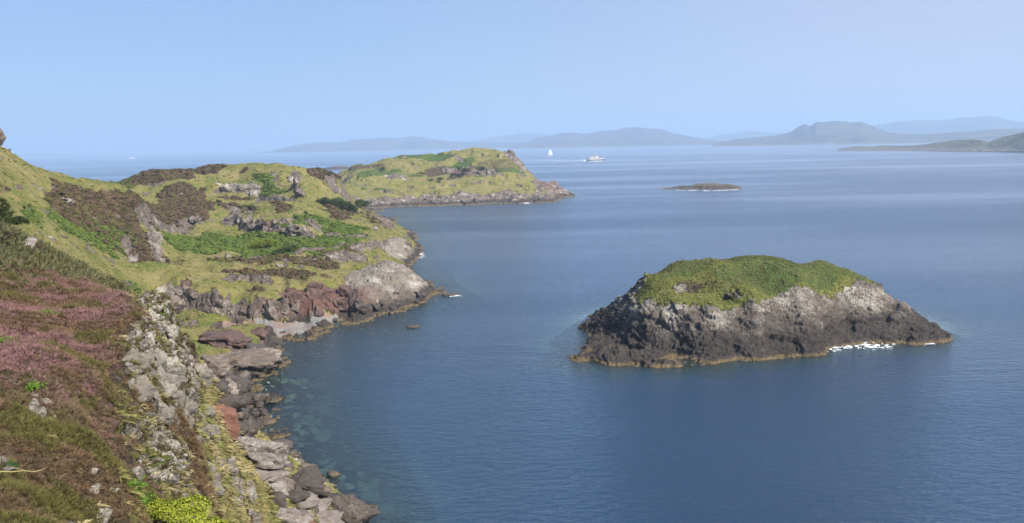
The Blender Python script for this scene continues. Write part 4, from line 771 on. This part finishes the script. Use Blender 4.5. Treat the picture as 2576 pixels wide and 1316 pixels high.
embed(12, [(440,560),(520,545),(540,560),(470,580)], 1.2, 2.6, M_ledge, 'dark rock under the brown heather left of the long ledge', 'dark rocks left of the long ledge', 25, zs=.8)

# ---------------------------------------------------------------- bushes
def bush(U, V, wU, hr, col, label, seed, n=260, fn=None, d=None, leaf=.16, name='bush', proto=None):
    g = np.array(hit(fn or hlow, U, V + wU * hr * .3)) if d is None else P(U, V, d=d); dist = np.linalg.norm(g - CAM); wm = wU / 2.5156 / FPX * dist; r = np.random.default_rng(seed)
    root = bpy.data.objects.new(name, None); root.location = g; link(root, label=label, cat='bush')
    c = r.normal(size=(9, 3)) * (.26, .26, .16); c[:, 2] = np.abs(c[:, 2]) + .3; k = r.integers(0, 9, n); dv = r.normal(size=(n, 3)); dv /= np.linalg.norm(dv, axis=1, keepdims=True); dv[:, 2] = np.abs(dv[:, 2]) - .15
    p = (c[k] + dv * .28) * (wm, wm, wm * hr * 1.35); q = r.random(n)
    spread('foliage', proto or SPRIG, p, dv + (0, 0, .3), wm * leaf * (.6 + .8 * r.random(n)), lerp(col[0], col[1], q), M_leaf, None, seed, .2, parent=root, kind=None)
    Vt, Ft = [], []
    for j in range(5):
        a = j * 1.26; b0 = len(Vt); e = c[j] * (wm, wm, wm * hr * 1.2)
        for s in range(4): Vt.append((math.cos(s * 1.57) * wm * .02, math.sin(s * 1.57) * wm * .02, -.1 * wm))
        Vt.append(tuple(e)); Ft += [(b0 + s, b0 + (s + 1) % 4, b0 + 4) for s in range(4)]
    link(mesh_np('stem', Vt, Ft, M_stem), root); return root
k = NT('bark'); k.principled(k.mix(k.noise(12), (.08, .06, .045), (.16, .13, .10)), .9); M_stem = k.m
OL = ((.045, .06, .022), (.09, .11, .04)); YG = ((.16, .20, .03), (.27, .31, .05)); GR = ((.07, .10, .03), (.13, .16, .05))
bush(850, 520, 44, .6, GR, 'darkest big bush below the right knoll', 1)
bush(885, 533, 34, .7, OL, 'dark bush just right of and below the biggest dark bush', 2)
bush(818, 515, 26, .7, OL, 'dark bush on the slope left of the biggest dark bush', 3)
bush(908, 520, 26, .7, GR, 'small grey green bush nearest the sea below the right knoll', 4)
bush(662, 621, 42, .42, YG, 'yellow green bush in the bracken below the long ledge', 5)
bush(720, 634, 36, .35, GR, 'low grey green mound of bush right of the yellow green one', 6)
bush(6, 566, 46, .9, OL, 'dark bush cut off by the left edge above the scrub', 7, d=96)
bush(40, 575, 34, .7, OL, 'small dark bush at the top of the scrub on the left', 8, d=94)
for i, (U, V, w_) in enumerate(((1108, 455, 16), (1083, 457, 12), (1145, 448, 20), (1170, 436, 26), (1210, 432, 20), (960, 430, 14), (1060, 440, 12))):
    bush(U, V, w_, .7, OL, ('round bush on the flat of the grassy island right of its outcrop', 'smaller bush left of the round one on the grassy island', 'bush at the foot of the slope on the grassy island', 'widest dark bush under the crag of the grassy island', 'dark bush right of the widest one on the grassy island', 'bush on the left slope of the grassy island', 'bush midway up the grassy island')[i], 20 + i, n=70, fn=hfar)
# yellow-green leafy shrub in the foreground
root = bpy.data.objects.new('leafy_shrub', None); gp = P(470, 1285, d=34); root.location = gp; link(root, label='bright yellow green leafy shrub at the bottom of the near cliff', cat='shrub'); r = np.random.default_rng(77)
n = 7000; leafp = (np.array([(0, 0, 0), (.5, .35, .12), (1, 0, 0), (.5, -.35, .12)], float), np.array([(0, 2, 1), (0, 3, 2)]), np.array([.4, .9, 1, .9]))
cc = np.array([(-1.35, .9, -.1), (-.7, .5, .05), (0, 0, 0), (.8, -.3, -.25), (1.6, -.6, -.55), (-1.0, -.2, -.55), (0, -.9, -.75), (1.0, -1.2, -1.0), (2.4, -.9, -1.0), (-.2, .9, 0)]); kk = r.integers(0, len(cc), n); dv = r.normal(size=(n, 3)); dv /= np.linalg.norm(dv, axis=1, keepdims=True); dv[:, 2] = np.abs(dv[:, 2]) * .9 - .1
cc = cc * 1.3
spread('foliage', [leafp], cc[kk] * (1, 1, .8) + dv * (.72, .7, .45) * (.75 + .3 * r.random((n, 1))) + (0, 0, -.35), dv + r.normal(size=(n, 3)) * .5, .08 + .07 * r.random(n), lerp((.15, .20, .02), (.34, .37, .05), r.random(n)), M_leaf, None, 78, .3, parent=root, kind=None)
Vt, Ft = [], []
for e in cc:
    b0 = len(Vt); Vt += [(math.cos(s * 2.1) * .03, math.sin(s * 2.1) * .03, -1.4) for s in range(3)] + [tuple(e * (1, 1, .8) - (0, 0, .3))]; Ft += [(b0 + s, b0 + (s + 1) % 3, b0 + 3) for s in range(3)]
link(mesh_np('stem', Vt, Ft, M_stem), root)
# bright green leafy patches among the near heather
for i, (U, V, dd_, sz, lb) in enumerate(((330, 1235, 33, .55, 'green leafy plant in the heather left of the yellow green shrub'), (80, 985, 39, .45, 'green leafy plant over pale stones at the left edge'), (350, 1270, 32, .5, 'green leafy plant just above the bottom edge'), (5, 870, 47, .6, 'yellow green bracken cut off by the left edge'), (110, 795, 60, .4, 'yellow green sprig among the purple heather'))):
    g = np.array(hit(hlow, U, V)); m_ = 420; r = np.random.default_rng(300 + i); dv = r.normal(size=(m_, 3)); dv[:, 2] = np.abs(dv[:, 2]); dv *= (sz, sz, sz * .4)
    root = bpy.data.objects.new('leafy_plant', None); root.location = g; link(root, label=lb, cat='plant')
    spread('foliage', [leafp], dv * .6 + (0, 0, .12), r.normal(size=(m_, 3)) + (0, 0, 1.2), .07 + .06 * r.random(m_), lerp((.07, .15, .02), (.17, .27, .04), r.random(m_)), M_leaf, None, 310 + i, .3, parent=root, kind=None)
# bramble shoot reaching in from the left, close to the camera
def tube(pts, rs, seg=6):
    pts = np.array(pts, float); V, F = [], []
    for i, p_ in enumerate(pts):
        t_ = pts[min(i + 1, len(pts) - 1)] - pts[max(i - 1, 0)]; t_ /= np.linalg.norm(t_); a_ = np.cross(t_, (0.1, .3, 1)); a_ /= np.linalg.norm(a_); b_ = np.cross(t_, a_)
        V += [p_ + rs[i] * (a_ * math.cos(s * 2 * math.pi / seg) + b_ * math.sin(s * 2 * math.pi / seg)) for s in range(seg)]
    for i in range(len(pts) - 1):
        for s in range(seg): F.append((i * seg + s, i * seg + (s + 1) % seg, (i + 1) * seg + (s + 1) % seg, (i + 1) * seg + s))
    return V, F
b0 = P(0, 1186, d=4.6); root = bpy.data.objects.new('bramble', None); gx = (b0[0] - 1.5, b0[1] - .5); root.location = (gx[0], gx[1], float(hlow([gx[0]], [gx[1]])[0])); link(root, label='thin bramble shoot with one green leaf crossing the left edge', cat='bramble')
loc = np.array(root.location); pts = [np.zeros(3), (b0 + (-1.0, -.35, -.8)) - loc, (b0 + (-.5, -.15, -.1)) - loc] + [P(U, V, d=4.6 + .02 * i) - loc for i, (U, V) in enumerate(((0,1186),(30,1187),(60,1184),(85,1187),(105,1182),(118,1176)))]
k = NT('bramble_stem'); k.principled((.26, .22, .09), .6); link(mesh_np('stem', *tube(pts, [.006, .005, .004, .0032, .003, .0028, .0024, .002, .001]), k.m), root)
k = NT('bramble_leaf'); lc = k.mix(k.noise(60), (.12, .24, .05), (.20, .34, .09)); dn = k.n('BsdfDiffuse', {'Color': lc}); tn = k.n('BsdfTranslucent', {'Color': lc}); mn = k.n('MixShader', {0: .35, 1: dn.outputs[0], 2: tn.outputs[0]}); k.t.links.new(mn.outputs[0], k.out.inputs[0])
c0 = P(32, 1168, d=4.62) - loc; ex = CR * .0335; ey = (CU * .6 - CF * .8) * .036; ol = [(-1.1, .1), (-.55, .55), (-.1, .95), (.1, .5), (.6, .75), (.95, .1), (.7, -.5), (.35, -.95), (.0, -.55), (-.45, -.75), (-.7, -.3)]
lv = [c0 + np.array((0, 0, -.006))] + [c0 + ex * a + ey * b for a, b in ol]; link(mesh_np('leaf', lv, [(0, i + 1, (i + 1) % len(ol) + 1) for i in range(len(ol))], k.m, smooth=False), root)
pt = [P(60, 1184, d=4.64) - loc, P(48, 1178, d=4.63) - loc, c0]; link(mesh_np('leaf_stalk', *tube(pt, [.0015, .0013, .001]), bpy.data.materials['bramble_stem']), root)

# ---------------------------------------------------------------- surf and wakes
k = NT('foam'); n_ = k.noise(2.2, 4, .7); k.principled(k.mix(n_, (.55, .62, .66), (.82, .85, .87)), .6, k.bump(n_, .3)); M_foam = k.m
def foam(name, poly, label, seed, cell=.18, thr=.0, hgt=.22, stretch=(1.2, .5)):
    W_ = np.array([P(U, V, z=0)[:2] for U, V in poly]); x0, y0 = W_.min(0) - 1; x1, y1 = W_.max(0) + 1; xs, ys = np.arange(x0, x1, cell), np.arange(y0, y1, cell); X, Y = np.meshgrid(xs, ys); x, y = X.ravel(), Y.ravel()
    sd_ = poly_sd(x, y, [tuple(q) for q in W_]); nz = fbm(x / stretch[0], y / stretch[1], o=5, s=seed); val = nz + np.clip(sd_ / 2.5, -1, .28) - thr
    V = np.stack([x, y, .03 + hgt * np.clip(val, 0, 1) * (.4 + .6 * np.abs(nz))], 1); F = grid_faces(*X.shape); F = F[(val[F].min(1) > 0)]
    if not len(F): return
    V2, F2, _ = compact(V, F, {}); o = mesh_np(name, V2, F2, M_foam); link(o, kind='stuff', label=label)
foam('surf', [(2068,888),(2080,868),(2110,872),(2150,868),(2185,856),(2225,858),(2262,868),(2250,876),(2200,882),(2150,878),(2100,884)], 'white surf breaking at the right foot of the large islet', 61, cell=.11, hgt=.55, thr=.32, stretch=(.8, .4))
foam('surf', [(2250,868),(2330,862),(2385,860),(2330,870)], 'thin foam along the right end of the large islet', 62, thr=.22)
foam('surf', [(1110,740),(1150,738),(1162,744),(1130,748)], 'thin foam over the reef at the promontory tip', 63, cell=.3, thr=.1)
foam('surf', [(1050,640),(1062,632),(1066,645),(1056,652)], 'thin foam at the second headland', 64, cell=.3, thr=.05)
foam('surf', [(1690,478),(1790,478),(1858,476),(1858,479),(1780,481),(1700,480)], 'thin line of surf in front of the brown skerry', 65, cell=.5, thr=.3, stretch=(3, 1))
foam('surf', [(1300,510),(1370,506),(1380,509),(1310,513)], 'thin surf below the grassy island point', 66, cell=.6, thr=.2, stretch=(4, 2))
foam('wake', [(1462,402.5),(1478,402.2),(1500,402.4),(1517,402.6),(1517,405.6),(1495,405.8),(1475,404.9)], 'white bow wave and wake around the motor vessel', 67, cell=1.0, thr=-.5, hgt=.5, stretch=(6, 3))
foam('wake', [(1300,402.2),(1380,402.4),(1462,402.8),(1462,404.2),(1380,403.6),(1300,402.9)], 'long thin wake trailing left behind the motor vessel', 68, cell=2.2, thr=.26, hgt=.1, stretch=(40, 6))

# ---------------------------------------------------------------- boats
def pm(name, col, rough=.45):
    k = NT(name); n = k.noise(1.5, 3); k.principled(k.mix(k.ramp(n, .3, .7, .25, 0), col, tuple(c * .7 for c in col)), rough); return k.m
WHT, CRM, NAV, RED, GLS, STL = pm('white_paint', (.78, .78, .76)), pm('cream_paint', (.62, .55, .45)), pm('dark_blue_hull', (.05, .06, .09)), pm('faded_red_paint', (.50, .20, .17)), pm('dark_window', (.03, .04, .05), .1), pm('mast_paint', (.6, .6, .58)); SAIL = pm('sail_cloth', (.85, .85, .83), .8)
def prism(outline, y0, y1, inset=0.0, taper=1.0):      # x-z outline thickened across
    n = len(outline); o = np.array(outline, float); c = o.mean(0); V = [(a, y0, b) for a, b in o] + [(a, y1, b) for a, b in o]; F = [[i, (i + 1) % n, n + (i + 1) % n, n + i] for i in range(n)]
    return V, F, n
def solid(name, outline, y0, y1, mat, parent):
    V, F, n = prism(outline, y0, y1); me = bpy.data.meshes.new(name); me.from_pydata(V, [], F + [list(range(n))[::-1], list(range(n, 2 * n))]); me.materials.append(mat); return link(bpy.data.objects.new(name, me), parent)
def hull(name, L, B_, H, mat, parent, sheer=.5, draft=1.0):
    st_ = np.linspace(0, 1, 15); V, F = [], []
    for s in st_:
        b = B_ / 2 * (math.sin(min(s * 1.25 + .30, 1.57)) if s < .55 else (1 - ((s - .55) / .45) ** 2.2)); x = -L / 2 + L * s; zt = H + sheer * (2 * s - 1) ** 2 * (1.6 if s > .5 else .7); b = max(b, .04)
        V += [(x, -b, zt), (x, -b * .86, H * .3), (x - s * .4, -b * .35, -draft), (x - s * .4, b * .35, -draft), (x, b * .86, H * .3), (x, b, zt)]
    for i in range(len(st_) - 1):
        for j in range(6): a, b = i * 6 + j, i * 6 + (j + 1) % 6; F.append((a, b, b + 6, a + 6))
    me = bpy.data.meshes.new(name); me.from_pydata(V, [], F + [tuple(range(6))[::-1], tuple(range(len(V) - 6, len(V)))]); me.materials.append(mat); return link(bpy.data.objects.new(name, me), parent)
def rod(name, a, b, r_, mat, parent): V, F = tube([a, b], [r_, r_ * .8], 6); return link(mesh_np(name, V, F, mat), parent)
def box(name, x0, x1, y0, y1, z0, z1, mat, parent): return solid(name, [(x0, z0), (x1, z0), (x1, z1), (x0, z1)], y0, y1, mat, parent)
# motor vessel
g = P(1497, 404.6, z=0); root = bpy.data.objects.new('motor_vessel', None); root.location = g; root.rotation_euler = (0, 0, rad(-3)); link(root, label='white and brown motor vessel with a red funnel and tall mast trailing a wake', cat='boat')
S_ = 1.3; L = 34 * S_
hull('hull', L, 8.5, 2.6 * S_, NAV, root, 1.4); box('rubbing_strake', -L * .44, L * .36, -4.35, 4.35, 2.2 * S_, 2.5 * S_, WHT, root); 
solid('bow_bulwark', [(L * .28, 2.5 * S_), (L * .47, 3.6 * S_), (L * .52, 5.4 * S_), (L * .25, 4.2 * S_)], -1.6, 1.6, WHT, root)
solid('deckhouse', [(-L * .30, 3 * S_), (L * .24, 3 * S_), (L * .20, 5.8 * S_), (-L * .28, 5.8 * S_)], -3.2, 3.2, CRM, root)
wh = solid('wheelhouse', [(L * .02, 5.8 * S_), (L * .19, 5.8 * S_), (L * .16, 8.8 * S_), (L * .04, 8.8 * S_)], -2.6, 2.6, WHT, root)
for i in range(5): box('window', L * (-.25 + i * .09), L * (-.20 + i * .09), -3.26, -3.18, 4.0 * S_, 5.0 * S_, GLS, root)
for i in range(3): box('window', L * (.05 + i * .035), L * (.078 + i * .035), -2.66, -2.58, 7.0 * S_, 8.1 * S_, GLS, wh)
solid('funnel', [(-L * .03, 5.8 * S_), (L * .05, 5.8 * S_), (L * .035, 10.6 * S_), (-L * .015, 10.6 * S_)], -1.2, 1.2, RED, root)
box('upper_deck', -L * .30, L * .02, -3.4, 3.4, 5.81 * S_, 6.1 * S_, WHT, root); box('lifeboat', -L * .2, -L * .08, -3.3, -1.6, 6.3 * S_, 7.6 * S_, CRM, root); box('aft_locker', -L * .42, -L * .33, -2.6, 2.6, 3 * S_, 4.6 * S_, pm('brown_locker', (.22, .14, .10)), root)
rod('mast', (L * .06, 0, 8.8 * S_), (L * .055, 0, 17.5 * S_), .38, STL, root); rod('aft_mast', (-L * .24, 0, 5.8 * S_), (-L * .24, 0, 10 * S_), .28, STL, root); rod('derrick', (-L * .24, 0, 6.5 * S_), (-L * .44, 0, 8.8 * S_), .22, pm('brown_spar', (.25, .16, .11)), root)
# sailing yacht
g = P(1384, 390.5, z=0); root = bpy.data.objects.new('sailing_yacht', None); root.location = g; link(root, label='small white sailing yacht under full sail left of the motor vessel', cat='boat'); S_ = 1.55
hull('hull', 12 * S_, 3.4 * S_, 1.2 * S_, WHT, root, .5); box('cabin', -1.5 * S_, 2.5 * S_, -1.0 * S_, 1.0 * S_, 1.2 * S_, 1.9 * S_, WHT, root)
rod('mast', (.4 * S_, 0, 1.2 * S_), (.4 * S_, 0, 16 * S_), .14, STL, root); rod('boom', (.4 * S_, 0, 2.4 * S_), (-5 * S_, -.6 * S_, 2.4 * S_), .12, STL, root)
def sail(name, tri, parent):
    a, b, c = (np.array(q, float) * S_ for q in tri); V, F = [], []; n = 7
    for i in range(n + 1):
        for j in range(i + 1):
            u_ = i / n; v_ = j / max(i, 1); p_ = a + (b - a) * u_ * (1 - v_) + (c - a) * u_ * v_; p_[1] -= 1.1 * math.sin(math.pi * v_) * u_ * (1 - u_ * .5); V.append(p_)
    ix = lambda i, j: i * (i + 1) // 2 + j
    for i in range(n):
        for j in range(i + 1):
            F.append((ix(i, j), ix(i + 1, j), ix(i + 1, j + 1)))
            if j < i: F.append((ix(i, j), ix(i + 1, j + 1), ix(i, j + 1)))
    V = np.array(V); m = len(V); V2 = np.r_[V, V + (0, .06, 0)]; F = np.array(F); link(mesh_np(name, V2, np.r_[F, F[:, ::-1] + m], SAIL), parent)
sail('mainsail', [(.2, 0, 15.8), (.2, 0, 2.6), (-5, -.6, 2.6)], root); sail('headsail', [(.8, 0, 14.5), (5.8, 0, 1.7), (-.3, -.9, 2.0)], root)
# far ferry
g = P(331, 399.6, z=0); root = bpy.data.objects.new('ferry', None); root.location = g; link(root, label='tiny white ferry far off on the left horizon', cat='ship')
hull('hull', 46, 9, 3.4, WHT, root, 1.0); box('superstructure', -16, 9, -4, 4, 3.4, 8.2, WHT, root); box('bridge', 0, 8, -3.6, 3.6, 8.21, 11, WHT, root); box('funnel', -8, -4.5, -1.4, 1.4, 8.21, 12, RED, root)
for i in range(6): box('window', -14 + i * 3.6, -12 + i * 3.6, -4.06, -3.98, 5.2, 6.6, GLS, root)
